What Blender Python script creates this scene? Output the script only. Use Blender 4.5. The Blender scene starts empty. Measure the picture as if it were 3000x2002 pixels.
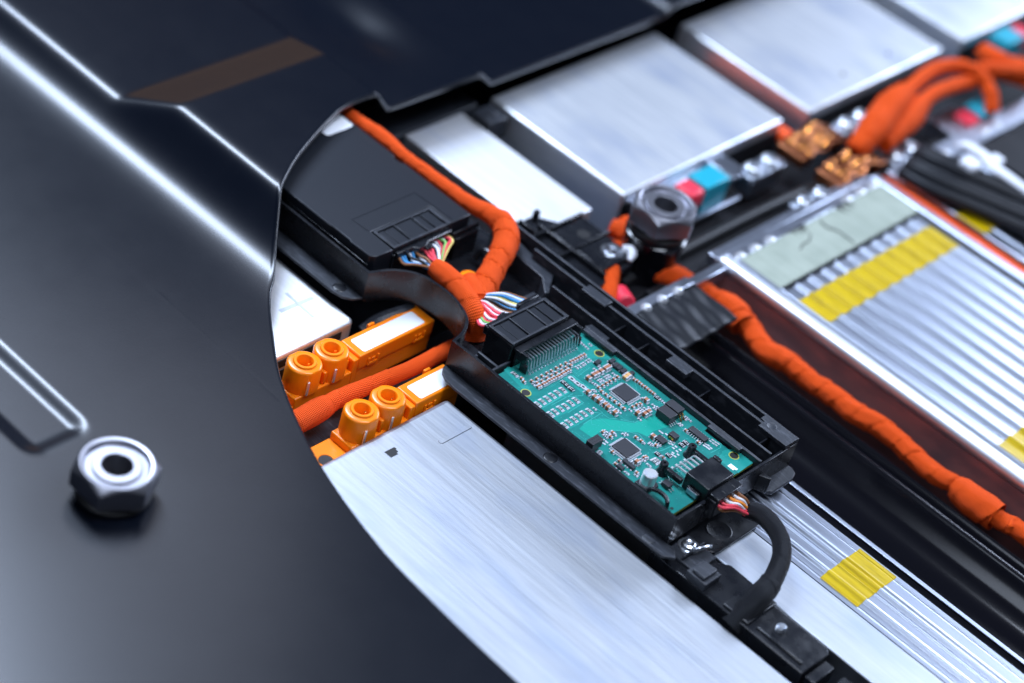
import bpy, math, random
from mathutils import Vector, Matrix, noise
random.seed(7)
R_ = math.radians
scene = bpy.context.scene
col = scene.collection

# ---------------------------------------------------------------- camera
# units: about one centimetre.  x runs along the pack, y across it, z up.
cd = bpy.data.cameras.new('camera')
cam = bpy.data.objects.new('camera', cd)
col.objects.link(cam)
RX, RY, RZ = (0.7103332, 0.6657202, 0.2285681), (0.5632897, -0.3429399, -0.7517293), (-0.4220563, 0.6627283, -0.6185949)
cam.matrix_world = Matrix(((RX[0], -RY[0], -RZ[0], 36.09622), (RX[1], -RY[1], -RZ[1], -69.32644),
                           (RX[2], -RY[2], -RZ[2], 62.75636), (0, 0, 0, 1)))
cd.sensor_width = 360.0
cd.lens = 360.0 * 6485.54 / 3000.0
cd.clip_start = 1.0
cd.clip_end = 2000.0
cd.dof.use_dof = True
cd.dof.focus_distance = 98.5
cd.dof.aperture_fstop = cd.lens * 1e-3 / (2 * 0.95)
cd.dof.aperture_blades = 0
scene.camera = cam

# ---------------------------------------------------------------- world, lamps, exposure
w = bpy.data.worlds.new('World')
scene.world = w
w.use_nodes = True
bgn = w.node_tree.nodes['Background']
bgn.inputs['Color'].default_value = (0.50, 0.58, 0.85, 1)
bgn.inputs['Strength'].default_value = 0.03
scene.view_settings.view_transform = 'Standard'
scene.view_settings.look = 'None'
scene.view_settings.exposure = 0.0
scene.view_settings.gamma = 1.0


def lamp(name, direction, dist, size, size_y, power, color, aim=(0, 0, 0)):
    d = bpy.data.lights.new(name, 'AREA')
    d.shape = 'RECTANGLE'
    d.size, d.size_y, d.energy, d.color = size, size_y, power, color
    o = bpy.data.objects.new(name, d)
    col.objects.link(o)
    o.location = Vector(aim) + Vector(direction).normalized() * dist
    o.rotation_euler = (Vector(aim) - o.location).to_track_quat('-Z', 'Y').to_euler()
    return o


COOL = (0.64, 0.77, 1.0)
lamp('key_softbox', (-0.61, 0.13, 0.78), 150, 27, 78, 330000, COOL, aim=(-4, -4, 0))
lamp('back_softbox', (0.05, 0.89, 0.43), 260, 125, 64, 560000, (0.66, 0.77, 1.0), aim=(-8, 5, 0))
lamp('overhead_softbox', (0.18, 0.10, 0.97), 150, 60, 60, 200000, (0.74, 0.83, 1.0))
lamp('front_fill', (0.12, -0.72, 0.68), 160, 90, 50, 60000, (0.72, 0.82, 1.0))  # fill added on the camera side to brighten front faces, no known source
lamp('warm_reflection_fill', (-0.77, 0.61, 0.17), 160, 60, 36, 2600, (1.0, 0.56, 0.17), aim=(-29, 0, 1))  # added unseen lamp, gives the brown reflection on the cover ramp
lamp('cover_glow_fill', (-0.50, 0.50, 0.71), 62, 30, 30, 4700, (0.80, 0.84, 1.0), aim=(-7, -28.5, 0))  # added unseen lamp close by, lays a glow on the cover's lower left


# ---------------------------------------------------------------- mesh helpers
ORG = {}


class MB:
    def __init__(s):
        s.v, s.f, s.m, s.uv = [], [], [], []

    def add(s, verts, faces, mat=0, uvs=None):
        k = len(s.v)
        s.v += [tuple(p) for p in verts]
        for i, f in enumerate(faces):
            s.f.append([a + k for a in f])
            s.m.append(mat)
            s.uv.append(uvs[i] if uvs else None)
        return s

    def box(s, x0, x1, y0, y1, z0, z1, mat=0):
        v = [(x0, y0, z0), (x1, y0, z0), (x1, y1, z0), (x0, y1, z0), (x0, y0, z1), (x1, y0, z1), (x1, y1, z1), (x0, y1, z1)]
        return s.add(v, [(3, 2, 1, 0), (4, 5, 6, 7), (0, 1, 5, 4), (1, 2, 6, 5), (2, 3, 7, 6), (3, 0, 4, 7)], mat)

    def prism(s, poly, z0, z1, mat=0, side=None, top=None):
        a = sum(p[0] * q[1] - q[0] * p[1] for p, q in zip(poly, poly[1:] + poly[:1]))
        if a < 0:
            poly = poly[::-1]
        n = len(poly)
        v = [(p[0], p[1], z0) for p in poly] + [(p[0], p[1], z1) for p in poly]
        s.add(v, [tuple(range(n))[::-1]], mat)
        k = len(s.v) - 2 * n
        s.f.append([k + n + i for i in range(n)]); s.m.append(mat if top is None else top); s.uv.append(None)
        for i in range(n):
            j = (i + 1) % n
            s.f.append([k + i, k + j, k + n + j, k + n + i]); s.m.append(mat if side is None else side); s.uv.append(None)
        return s

    def lathe(s, c, prof, n=32, mat=0, closed=False, hexr=None):
        """prof: (r, z) from the inside top outwards and down; z relative to c[2]"""
        m = len(prof)
        v, f = [], []
        for i in range(n):
            a = 2 * math.pi * i / n
            for r, z in prof:
                v.append((c[0] + r * math.cos(a), c[1] + r * math.sin(a), c[2] + z))
        for i in range(n):
            j = (i + 1) % n
            for k in range(m - 1 + (1 if closed else 0)):
                l = (k + 1) % m
                f.append((i * m + k, i * m + l, j * m + l, j * m + k))
        return s.add(v, f, mat)

    def disc(s, c, r, n=24, mat=0):
        return s.add([(c[0] + r * math.cos(6.28318 * i / n), c[1] + r * math.sin(6.28318 * i / n), c[2]) for i in range(n)], [tuple(range(n))], mat)

    def cyl(s, c, r, h, n=24, mat=0, r2=None, ch=0.0):
        r2 = r if r2 is None else r2
        s.lathe(c, [(r2 - ch, h), (r2, h - ch), (r, 0)] if ch else [(r2, h), (r, 0)], n, mat)
        s.disc((c[0], c[1], c[2] + h), r2 - ch, n, mat)
        return s

    def sheet(s, xs, ys, zf, mat=0):
        v = [(x, y, zf(x, y)) for x in xs for y in ys]
        m = len(ys)
        f = [(i * m + j, (i + 1) * m + j, (i + 1) * m + j + 1, i * m + j + 1) for i in range(len(xs) - 1) for j in range(m - 1)]
        return s.add(v, f, mat)

    def tube(s, pts, r, n=16, step=0.12, wrap=None, wob=0.0, mat=0, caps=True, seed=0, flat=1.0):
        """smooth tube through pts; r: one radius or one per point; wrap=(pitch, lift) winds overlapping tape round it"""
        P = [Vector(p) for p in pts]
        rs = list(r) if isinstance(r, (list, tuple)) else [r] * len(P)
        Q, RR = [], []
        for i in range(len(P) - 1):
            p0 = P[i - 1] if i else P[0] * 2 - P[1]
            p3 = P[i + 2] if i + 2 < len(P) else P[-1] * 2 - P[-2]
            k = max(2, int((P[i + 1] - P[i]).length / step))
            for a in range(k):
                t = a / k
                q = 0.5 * ((2 * P[i]) + (P[i + 1] - p0) * t + (2 * p0 - 5 * P[i] + 4 * P[i + 1] - p3) * t * t + (3 * P[i] - p0 - 3 * P[i + 1] + p3) * t ** 3)
                Q.append(q); RR.append(rs[i] + (rs[i + 1] - rs[i]) * (t * t * (3 - 2 * t)))
        Q.append(P[-1]); RR.append(rs[-1])
        T = [(Q[min(i + 1, len(Q) - 1)] - Q[max(i - 1, 0)]).normalized() for i in range(len(Q))]
        nrm = T[0].cross(Vector((0, 0, 1)))
        if nrm.length < 1e-3:
            nrm = Vector((1, 0, 0))
        nrm.normalize()
        v, f, uvs = [], [], []
        L = 0.0
        Ls = []
        ph = seed * 1.7
        for i, q in enumerate(Q):
            if i:
                L += (q - Q[i - 1]).length
                nrm = (nrm - T[i] * nrm.dot(T[i])).normalized()
            Ls.append(L)
            b = T[i].cross(nrm)
            for j in range(n):
                a = 2 * math.pi * j / n
                rr = RR[i]
                if wrap:
                    pit, lift = wrap
                    h = L / pit + j / n + ph + 0.9 * noise.noise((L * 0.45, seed, 0))
                    fr = h - math.floor(h)
                    rr *= 1 + lift * ((0.30 + 0.70 * fr) if fr > 0.05 else -0.45) + 0.10 * lift * math.sin(h * 9.0)
                if wob:
                    rr *= 1 + wob * noise.noise((q.x * 1.1 + 2 * math.cos(a), q.y * 1.1 + 2 * math.sin(a), q.z + seed)) + 0.45 * wob * noise.noise((q.x * 3.1 + 2 * math.cos(a), q.y * 3.1 + 2 * math.sin(a), q.z * 3 + seed))
                v.append(q + (nrm * math.cos(a) + b * math.sin(a) * flat) * rr)
        for i in range(len(Q) - 1):
            for j in range(n):
                k = (j + 1) % n
                f.append((i * n + j, i * n + k, (i + 1) * n + k, (i + 1) * n + j))
                c = 2 * math.pi * RR[i]
                uvs.append(((Ls[i], j / n * c), (Ls[i], (j + 1) / n * c), (Ls[i + 1], (j + 1) / n * c), (Ls[i + 1], j / n * c)))
        if caps:
            f.append(tuple(range(n))[::-1]); uvs.append(None)
            f.append(tuple((len(Q) - 1) * n + j for j in range(n))); uvs.append(None)
        return s.add(v, f, mat, uvs)

    def mesh(s, name, mats, org=(0, 0, 0), smooth=35):
        me = bpy.data.meshes.new(name)
        ox, oy, oz = org
        me.from_pydata([(p[0] - ox, p[1] - oy, p[2] - oz) for p in s.v], [], s.f)
        for mt in mats:
            me.materials.append(mt)
        me.polygons.foreach_set('material_index', s.m)
        if any(s.uv):
            ul = me.uv_layers.new(name='uv')
            flat = []
            for fc, u in zip(s.f, s.uv):
                for k in range(len(fc)):
                    flat += list(u[k]) if u else [0.0, 0.0]
            ul.data.foreach_set('uv', flat)
        if smooth:
            me.polygons.foreach_set('use_smooth', [True] * len(me.polygons))
            me.set_sharp_from_angle(angle=R_(smooth))
        me.update()
        return me

    def build(s, name, mats, parent=None, org=None, bevel=0.0, smooth=35, seg=2):
        """a mesh object; a part takes the origin of its thing"""
        if not isinstance(mats, (list, tuple)):
            mats = [mats]
        if parent is not None:
            org = ORG[parent.name]
        org = org or (0, 0, 0)
        o = bpy.data.objects.new(name, s.mesh(name, mats, org, smooth))
        col.objects.link(o)
        if parent is not None:
            o.parent = parent
        else:
            o.location = org
        ORG[o.name] = org
        if bevel:
            b = o.modifiers.new('edge', 'BEVEL')
            b.width = bevel; b.segments = seg; b.limit_method = 'ANGLE'; b.angle_limit = R_(40)
            b.harden_normals = False
        return o


def tag(o, label=None, cat=None, group=None, kind=None):
    if label: o['label'] = label
    if cat: o['category'] = cat
    if group: o['group'] = group
    if kind: o['kind'] = kind
    return o


def thing(name, loc, label, cat, group=None):
    o = bpy.data.objects.new(name, None)
    o.empty_display_size = 0.5
    col.objects.link(o)
    o.location = loc
    ORG[o.name] = tuple(loc)
    return tag(o, label, cat, group)


def copy_tree(o, parent=None):
    c = o.copy()
    col.objects.link(c)
    ORG[c.name] = ORG[o.name]
    if parent is not None:
        c.parent = parent
    for ch in [k for k in col.objects if k.parent == o]:
        copy_tree(ch, c)
    return c


def piece(name, me, loc, parent, rot=0.0, sc=1.0):
    """one small repeated part that shares its mesh data"""
    o = bpy.data.objects.new(name, me)
    col.objects.link(o)
    o.parent = parent
    g = ORG[parent.name]
    o.location = (loc[0] - g[0], loc[1] - g[1], loc[2] - g[2])
    o.rotation_euler.z = rot
    o.scale = (sc, sc, sc)
    return o


def rrect(x0, x1, y0, y1, r, n=5, which=(1, 1, 1, 1)):
    p = []
    for k, (cx, cy, a0) in enumerate(((x1 - r, y0 + r, -90), (x1 - r, y1 - r, 0), (x0 + r, y1 - r, 90), (x0 + r, y0 + r, 180))):
        if not which[k]:
            p.append(((x1, x1, x0, x0)[k], (y0, y1, y1, y0)[k])); continue
        for i in range(n + 1):
            a = R_(a0 + 90 * i / n)
            p.append((cx + r * math.cos(a), cy + r * math.sin(a)))
    return p


def lin(a, b, n):
    return [a + (b - a) * i / n for i in range(n + 1)]


def offset_path(pts, d):
    out = []
    for i, p in enumerate(pts):
        a = Vector(pts[max(i - 1, 0)]); b = Vector(p); c = Vector(pts[min(i + 1, len(pts) - 1)])
        t1 = (b - a).normalized() if (b - a).length else (c - b).normalized()
        t2 = (c - b).normalized() if (c - b).length else t1
        n1 = Vector((-t1.y, t1.x)); n2 = Vector((-t2.y, t2.x))
        m = (n1 + n2)
        m = m.normalized() if m.length > 1e-6 else n1
        k = d / max(0.35, m.dot(n1))
        out.append((b.x + m.x * k, b.y + m.y * k))
    return out


def wall(mb, pts, th, z0, z1, mat=0):
    """upright wall of thickness th to the left of the path"""
    q = offset_path(pts, th)
    n = len(pts)
    v = [(p[0], p[1], z0) for p in pts] + [(p[0], p[1], z1) for p in pts] + [(p[0], p[1], z1) for p in q] + [(p[0], p[1], z0) for p in q]
    f = []
    for i in range(n - 1):
        for k in range(4):
            a, b = k * n + i, ((k + 1) % 4) * n + i
            f.append((a, a + 1, b + 1, b)[::-1])
    f.append((0, n, 2 * n, 3 * n)[::-1]); f.append((n - 1, 2 * n - 1, 3 * n - 1, 4 * n - 1))
    return mb.add(v, f, mat)


# ---------------------------------------------------------------- materials
def mat(name, color, rough=0.5, metal=0.0, spec=0.5, bump=None, vary=None, coat=0.0, rvary=None, sheen=0.0, coat_r=0.12):
    """bump=(scale xyz, strength, distance); vary=(scale xyz, second colour, low, high)"""
    m = bpy.data.materials.new(name)
    m.use_nodes = True
    nt = m.node_tree
    b = nt.nodes['Principled BSDF']
    b.inputs['Base Color'].default_value = (*color, 1)
    b.inputs['Roughness'].default_value = rough
    b.inputs['Metallic'].default_value = metal
    b.inputs['Specular IOR Level'].default_value = spec
    b.inputs['Coat Weight'].default_value = coat
    b.inputs['Coat Roughness'].default_value = coat_r
    if sheen:
        b.inputs['Sheen Weight'].default_value = sheen
    tc = nt.nodes.new('ShaderNodeTexCoord')

    def nz(scale, detail=3.0, rg=0.55):
        mp = nt.nodes.new('ShaderNodeMapping')
        mp.inputs['Scale'].default_value = scale
        nt.links.new(tc.outputs['Object'], mp.inputs['Vector'])
        n = nt.nodes.new('ShaderNodeTexNoise')
        n.inputs['Scale'].default_value = 1.0
        n.inputs['Detail'].default_value = detail
        n.inputs['Roughness'].default_value = rg
        nt.links.new(mp.outputs['Vector'], n.inputs['Vector'])
        return n.outputs['Fac']
    if vary:
        vs = vary if isinstance(vary, list) else [vary]
        src = None
        for sc, c2, lo, hi in vs:
            r = nt.nodes.new('ShaderNodeMapRange')
            r.inputs['From Min'].default_value = lo
            r.inputs['From Max'].default_value = hi
            nt.links.new(nz(sc), r.inputs['Value'])
            mx = nt.nodes.new('ShaderNodeMix')
            mx.data_type = 'RGBA'
            nt.links.new(r.outputs['Result'], mx.inputs['Factor'])
            if src is None:
                mx.inputs['A'].default_value = (*color, 1)
            else:
                nt.links.new(src, mx.inputs['A'])
            mx.inputs['B'].default_value = (*c2, 1)
            src = mx.outputs['Result']
        nt.links.new(src, b.inputs['Base Color'])
    if rvary:
        sc, r0, r1 = rvary
        r = nt.nodes.new('ShaderNodeMapRange')
        r.inputs['From Min'].default_value = 0.3
        r.inputs['From Max'].default_value = 0.7
        r.inputs['To Min'].default_value = r0
        r.inputs['To Max'].default_value = r1
        nt.links.new(nz(sc, 4.0), r.inputs['Value'])
        nt.links.new(r.outputs['Result'], b.inputs['Roughness'])
    if bump:
        bs = bump if isinstance(bump, list) else [bump]
        prev = None
        for sc, st, di in bs:
            bn = nt.nodes.new('ShaderNodeBump')
            bn.inputs['Strength'].default_value = st
            bn.inputs['Distance'].default_value = di
            nt.links.new(nz(sc, 2.0), bn.inputs['Height'])
            if prev is not None:
                nt.links.new(prev, bn.inputs['Normal'])
            prev = bn.outputs['Normal']
        nt.links.new(prev, b.inputs['Normal'])
    return m


def fabric(name, color, color2, k=60.0, rough=0.75, depth=0.02):
    """woven tape: threads crossing along and around the cable (uv in length units)"""
    m = mat(name, color, rough, spec=0.22)
    nt = m.node_tree
    b = nt.nodes['Principled BSDF']
    uv = nt.nodes.new('ShaderNodeUVMap')
    sp = nt.nodes.new('ShaderNodeSeparateXYZ')
    nt.links.new(uv.outputs['UV'], sp.inputs['Vector'])

    def mth(op, a, bb=None):
        n = nt.nodes.new('ShaderNodeMath'); n.operation = op
        for i, q in enumerate((a, bb)):
            if q is None: continue
            if isinstance(q, (int, float)): n.inputs[i].default_value = q
            else: nt.links.new(q, n.inputs[i])
        return n.outputs[0]
    s1 = mth('SINE', mth('MULTIPLY', mth('ADD', sp.outputs['X'], sp.outputs['Y']), k))
    s2 = mth('SINE', mth('MULTIPLY', mth('SUBTRACT', sp.outputs['X'], sp.outputs['Y']), k))
    h = mth('MULTIPLY', s1, s2)
    bn = nt.nodes.new('ShaderNodeBump')
    bn.inputs['Strength'].default_value = 1.0
    bn.inputs['Distance'].default_value = depth
    nt.links.new(h, bn.inputs['Height'])
    nt.links.new(bn.outputs['Normal'], b.inputs['Normal'])
    mx = nt.nodes.new('ShaderNodeMix'); mx.data_type = 'RGBA'
    mx.inputs['A'].default_value = (*color2, 1); mx.inputs['B'].default_value = (*color, 1)
    nt.links.new(mth('ADD', mth('MULTIPLY', h, 0.6), 0.58), mx.inputs['Factor'])
    nt.links.new(mx.outputs['Result'], b.inputs['Base Color'])
    return m


M_COVER = mat('black_sheet_steel', (0.0012, 0.0026, 0.0066), 0.32, spec=0.07, coat=0.75, bump=[((11, 11, 11), 0.15, 0.018), ((2.2, 2.2, 2.2), 0.02, 0.03)], rvary=((0.5, 0.5, 0.5), 0.29, 0.36), vary=[((9, 9, 9), (0.0030, 0.0045, 0.0085), 0.66, 0.80), ((26, 26, 26), (0.06, 0.065, 0.075), 0.735, 0.78)], coat_r=0.25)
M_LID = mat('grained_black_plastic', (0.006, 0.008, 0.013), 0.42, spec=0.38, bump=((30, 30, 30), 0.25, 0.02))
M_BLACK = mat('black_plastic', (0.008, 0.009, 0.012), 0.26, bump=((2.5, 2.5, 2.5), 0.12, 0.03), rvary=((1.2, 1.2, 1.2), 0.20, 0.36))
M_SCUFF = mat('scuffed_black_plastic', (0.016, 0.019, 0.026), 0.42, bump=((9, 9, 9), 0.35, 0.02), vary=((1.5, 9, 3), (0.06, 0.065, 0.08), 0.52, 0.75))
M_DULL = mat('dull_black_plastic', (0.006, 0.006, 0.008), 0.6, spec=0.2, bump=((5, 5, 5), 0.2, 0.03))
M_CROSS = mat('light_etched_mark', (0.58, 0.61, 0.68), 0.5, 1.0, vary=((5, 5, 5), (0.52, 0.55, 0.62), 0.4, 0.65))
M_GLOSS = mat('glossy_black_paint', (0.004, 0.004, 0.006), 0.14, bump=((14, 14, 14), 0.08, 0.01), vary=((11, 11, 11), (0.02, 0.022, 0.03), 0.72, 0.80))
M_RUBBER = mat('black_rubber', (0.006, 0.006, 0.007), 0.5)
ALU_V = [((0.30, 16.0, 1.0), (0.41, 0.44, 0.49), 0.40, 0.80), ((0.16, 0.40, 0.3), (0.38, 0.43, 0.53), 0.48, 0.72)]
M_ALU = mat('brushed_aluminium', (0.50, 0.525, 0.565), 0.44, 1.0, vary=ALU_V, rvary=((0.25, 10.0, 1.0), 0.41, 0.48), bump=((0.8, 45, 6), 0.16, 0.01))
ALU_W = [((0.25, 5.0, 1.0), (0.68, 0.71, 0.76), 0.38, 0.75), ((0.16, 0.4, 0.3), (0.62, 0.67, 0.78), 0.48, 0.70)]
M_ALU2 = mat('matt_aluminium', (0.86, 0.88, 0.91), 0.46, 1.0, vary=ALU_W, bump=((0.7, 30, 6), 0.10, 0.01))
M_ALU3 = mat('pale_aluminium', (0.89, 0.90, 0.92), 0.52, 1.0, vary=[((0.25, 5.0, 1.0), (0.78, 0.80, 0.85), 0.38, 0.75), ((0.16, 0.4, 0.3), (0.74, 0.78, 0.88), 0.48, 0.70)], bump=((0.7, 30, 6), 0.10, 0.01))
M_STEEL = mat('turned_steel', (0.34, 0.34, 0.38), 0.38, 1.0, bump=((2, 2, 30), 0.05, 0.01))
M_ZINC = mat('zinc_screw', (0.70, 0.74, 0.80), 0.28, 1.0)
M_SILV = mat("rolled_aluminium", (0.47, 0.51, 0.60), 0.30, 1.0, rvary=((0.2, 3, 1), 0.28, 0.33), bump=((0.4, 30, 6), 0.03, 0.01))
M_WALL = mat('wall_painted_reflection', (0.50, 0.21, 0.20), 0.42, 0.45, vary=((0.35, 1, 0.8), (0.30, 0.16, 0.17), 0.42, 0.62), bump=((0.5, 8, 8), 0.1, 0.02))  # aluminium side with the orange cable's reflection painted in as reddish colour
M_MARK = mat('etched_mark', (0.50, 0.53, 0.60), 0.5, 1.0, vary=((4, 4, 4), (0.40, 0.43, 0.5), 0.4, 0.65))
M_ORANGE = mat('orange_plastic', (0.95, 0.228, 0.003), 0.30, spec=0.5, bump=((3, 3, 3), 0.05, 0.02))
M_TAPE = fabric('orange_cloth_tape', (1.0, 0.115, 0.006), (0.68, 0.052, 0.004), 38.0, depth=0.035)
M_BRAID = fabric('black_braid', (0.016, 0.018, 0.024), (0.003, 0.003, 0.004), 50, 0.5, 0.03)
M_LABEL = mat('white_label', (0.78, 0.80, 0.84), 0.45)
M_YELLOW = mat('yellow_film_tape', (0.50, 0.345, 0.002), 0.30, spec=0.35, vary=((0.8, 5, 1), (0.38, 0.26, 0.002), 0.45, 0.7))
M_PAD = mat('grey_green_film', (0.25, 0.285, 0.235), 0.5, spec=0.25, vary=((0.5, 0.5, 0.5), (0.29, 0.325, 0.27), 0.4, 0.6))
M_TEAL = mat('teal_plastic', (0.010, 0.30, 0.40), 0.35)
M_RED = mat('red_plastic', (0.70, 0.030, 0.060), 0.40)
M_COPPER = mat('copper', (0.46, 0.16, 0.07), 0.34, 1.0, vary=((2, 6, 3), (0.36, 0.13, 0.06), 0.4, 0.7), bump=((3, 14, 3), 0.25, 0.03))
M_FOIL = mat('copper_foil', (0.70, 0.27, 0.06), 0.22, 1.0, vary=((4, 4, 4), (0.30, 0.10, 0.03), 0.45, 0.6), bump=((6, 6, 6), 0.4, 0.05))
M_GOLD = mat('gold_plating', (0.85, 0.50, 0.12), 0.22, 1.0)
M_CAN = mat('bright_tin', (0.84, 0.86, 0.90), 0.30, 0.7)
M_NYLON = mat('white_nylon', (0.70, 0.72, 0.78), 0.4)
M_FILM = mat('black_film', (0.007, 0.008, 0.011), 0.42, spec=0.22, bump=((0.7, 0.7, 4), 0.10, 0.05))
# circuit board
M_MASK = mat('green_solder_mask', (0.010, 0.180, 0.158), 0.30, spec=0.5, vary=[((1.6, 1.6, 1), (0.010, 0.150, 0.136), 0.40, 0.62), ((18, 18, 1), (0.025, 0.25, 0.22), 0.66, 0.74)])
M_MASK_L = mat('bare_solder_mask', (0.007, 0.275, 0.210), 0.32, vary=((10, 10, 1), (0.015, 0.32, 0.25), 0.60, 0.75))
M_MASK_M = mat('copper_under_mask', (0.012, 0.228, 0.196), 0.32, vary=((9, 9, 1), (0.03, 0.30, 0.26), 0.60, 0.75))
M_TRACE = mat('board_trace', (0.05, 0.36, 0.32), 0.3)
M_EDGE = mat('board_edge', (0.30, 0.33, 0.06), 0.6)
M_TIN = mat('solder_tin', (0.66, 0.68, 0.74), 0.38, 0.6)
M_CERAM = mat('brown_ceramic', (0.30, 0.115, 0.055), 0.5)
M_CHIP = mat('chip_epoxy', (0.020, 0.021, 0.027), 0.42, bump=((30, 30, 30), 0.15, 0.01))
M_SILK = mat('white_silk_print', (0.80, 0.84, 0.84), 0.6)
M_TAN = mat('tan_ceramic', (0.55, 0.30, 0.11), 0.5)
WIRE = {k: mat('wire_' + k, c, 0.5, spec=0.25) for k, c in dict(blue=(0.05, 0.28, 0.60), red=(0.75, 0.06, 0.09), white=(0.72, 0.74, 0.80), black=(0.01, 0.01, 0.012),
        brown=(0.24, 0.095, 0.035), yellow=(0.75, 0.62, 0.18), orange=(0.85, 0.26, 0.03), green=(0.20, 0.45, 0.12), orange_red=(0.78, 0.085, 0.012)).items()}

# ================================================================ the pack tray and the black cover
ZT = -1.7                                     # tops of the aluminium modules


def sstep(a, b, x):
    t = min(1.0, max(0.0, (x - a) / (b - a)))
    return t * t * (3 - 2 * t)


mb = MB()
mb.box(-75, 75, -60, 95, -7.2, -6.4)
tag(mb.build('pack_floor', M_GLOSS), kind='structure')

# long black channel between the two rows, one pressed profile
prof = [(3.35, -6.2), (3.40, -3.4), (5.20, -3.35), (5.34, -3.18), (5.50, -3.10), (5.66, -3.18), (5.90, -3.5), (6.3, -4.1), (6.9, -4.6), (8.4, -4.7), (9.6, -4.2),
        (9.95, -3.18), (10.06, -3.03), (10.18, -3.0), (10.30, -3.06), (10.40, -3.3), (10.75, -3.35), (10.86, -3.06), (10.98, -3.0), (11.10, -3.08), (11.3, -3.5), (11.6, -3.75), (13.2, -3.8), (13.9, -4.2), (14.0, -6.2)]
mb = MB()
xs = lin(-5.5, 45, 30)
mb.add([(x, y, z) for x in xs for y, z in prof],
       [(i * len(prof) + j, (i + 1) * len(prof) + j, (i + 1) * len(prof) + j + 1, i * len(prof) + j + 1) for i in range(len(xs) - 1) for j in range(len(prof) - 1)])
ch = tag(mb.build('channel', M_GLOSS, smooth=50), kind='structure')
mb = MB()
mb.box(5.2, 45, 5.38, 5.62, -3.098, -3.04)
mb.build('silver_strip', M_SILV, ch, bevel=0.02)  # silver strip along the channel crest

CUT = [(60.0, -17.6), (30.0, -17.3), (15.0, -17.05), (7.55, -16.89), (3.33, -16.72), (-0.88, -16.30), (-5.83, -15.05), (-10.23, -13.10), (-13.20, -11.05), (-15.08, -9.50), (-15.93, -8.52),
       (-17.34, -7.22), (-18.25, -6.40), (-18.86, -5.85), (-19.40, -5.20), (-20.63, -3.06), (-22.00, 0.20), (-22.52, 2.00), (-22.56, 4.00), (-22.50, 5.06), (-22.37, 12.04), (-22.36, 12.95), (-22.23, 26.7), (-22.15, 40.0), (-22.1, 95.0)]


def cat_rom(P, step):
    out = []
    for i in range(len(P) - 1):
        p0 = P[max(i - 1, 0)]; p1 = P[i]; p2 = P[i + 1]; p3 = P[min(i + 2, len(P) - 1)]
        k = max(2, int(math.dist(p1, p2) / step))
        for a in range(k):
            t = a / k
            out.append(tuple(0.5 * (2 * p1[d] + (p2[d] - p0[d]) * t + (2 * p0[d] - 5 * p1[d] + 4 * p2[d] - p3[d]) * t * t + (3 * p1[d] - p0[d] - 3 * p2[d] + p3[d]) * t ** 3) for d in range(len(p1))))
    out.append(P[-1])
    return out


def lstep(a, b, x):
    k = 0.05 / (b - a)
    t = (x - a) / (b - a)
    return splus(t, k) - splus(t - 1, k)


def splus(t, w):
    return w * (math.log1p(math.exp(-abs(t) / w)) + max(t / w, 0.0))


def smin(a, b, w):
    return b - splus(b - a, w)


def cover_z(x, y):
    base = -0.15
    slope = base + 1.03 * splus(y + 7.86, 0.62)
    top = 2.0 - (1.1 / 3.1) * (splus(-26.35 - x, 0.10) - splus(-29.45 - x, 0.10))
    down = 2.0 - 1.3 * lstep(4.0, 5.06, y) - 0.85 * lstep(12.04, 12.92, y) + 0.6 * sstep(27.6, 28.8, y)
    z = smin(slope, smin(top, down, 0.05), 0.18)
    # pressed recess near the front
    if y < -17:
        qx, qy = x + 12.6 + 0.75, abs(y + 23.28) - 1.55 + 0.75
        d = math.hypot(max(qx + 0.0, 0), max(qy, 0)) + min(max(qx, qy), 0) - 0.75
        z -= 0.21 * sstep(0.20, -0.70, d)
        d2 = math.hypot(x + 9.1, y + 23.5)
        z -= 0.05 * math.exp(-(d2 / 2.6) ** 2)
    z -= 0.50 * math.exp(-((x + 29.0) / 3.0) ** 2 - ((y - 9.0) / 1.7) ** 2)      # dent added to the far step, shaped to catch a soft glint
    z += 0.03 * noise.noise((x * 0.09, y * 0.09, 3.0))
    return z


curve = [p for p in cat_rom(CUT, 0.12)]
cy = [p[1] for p in curve]
ys = set()
last = -1e9
rows = []
for i, p in enumerate(curve):
    if p[1] > last + 1e-4:
        rows.append((p[1], p[0])); last = p[1]
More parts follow.
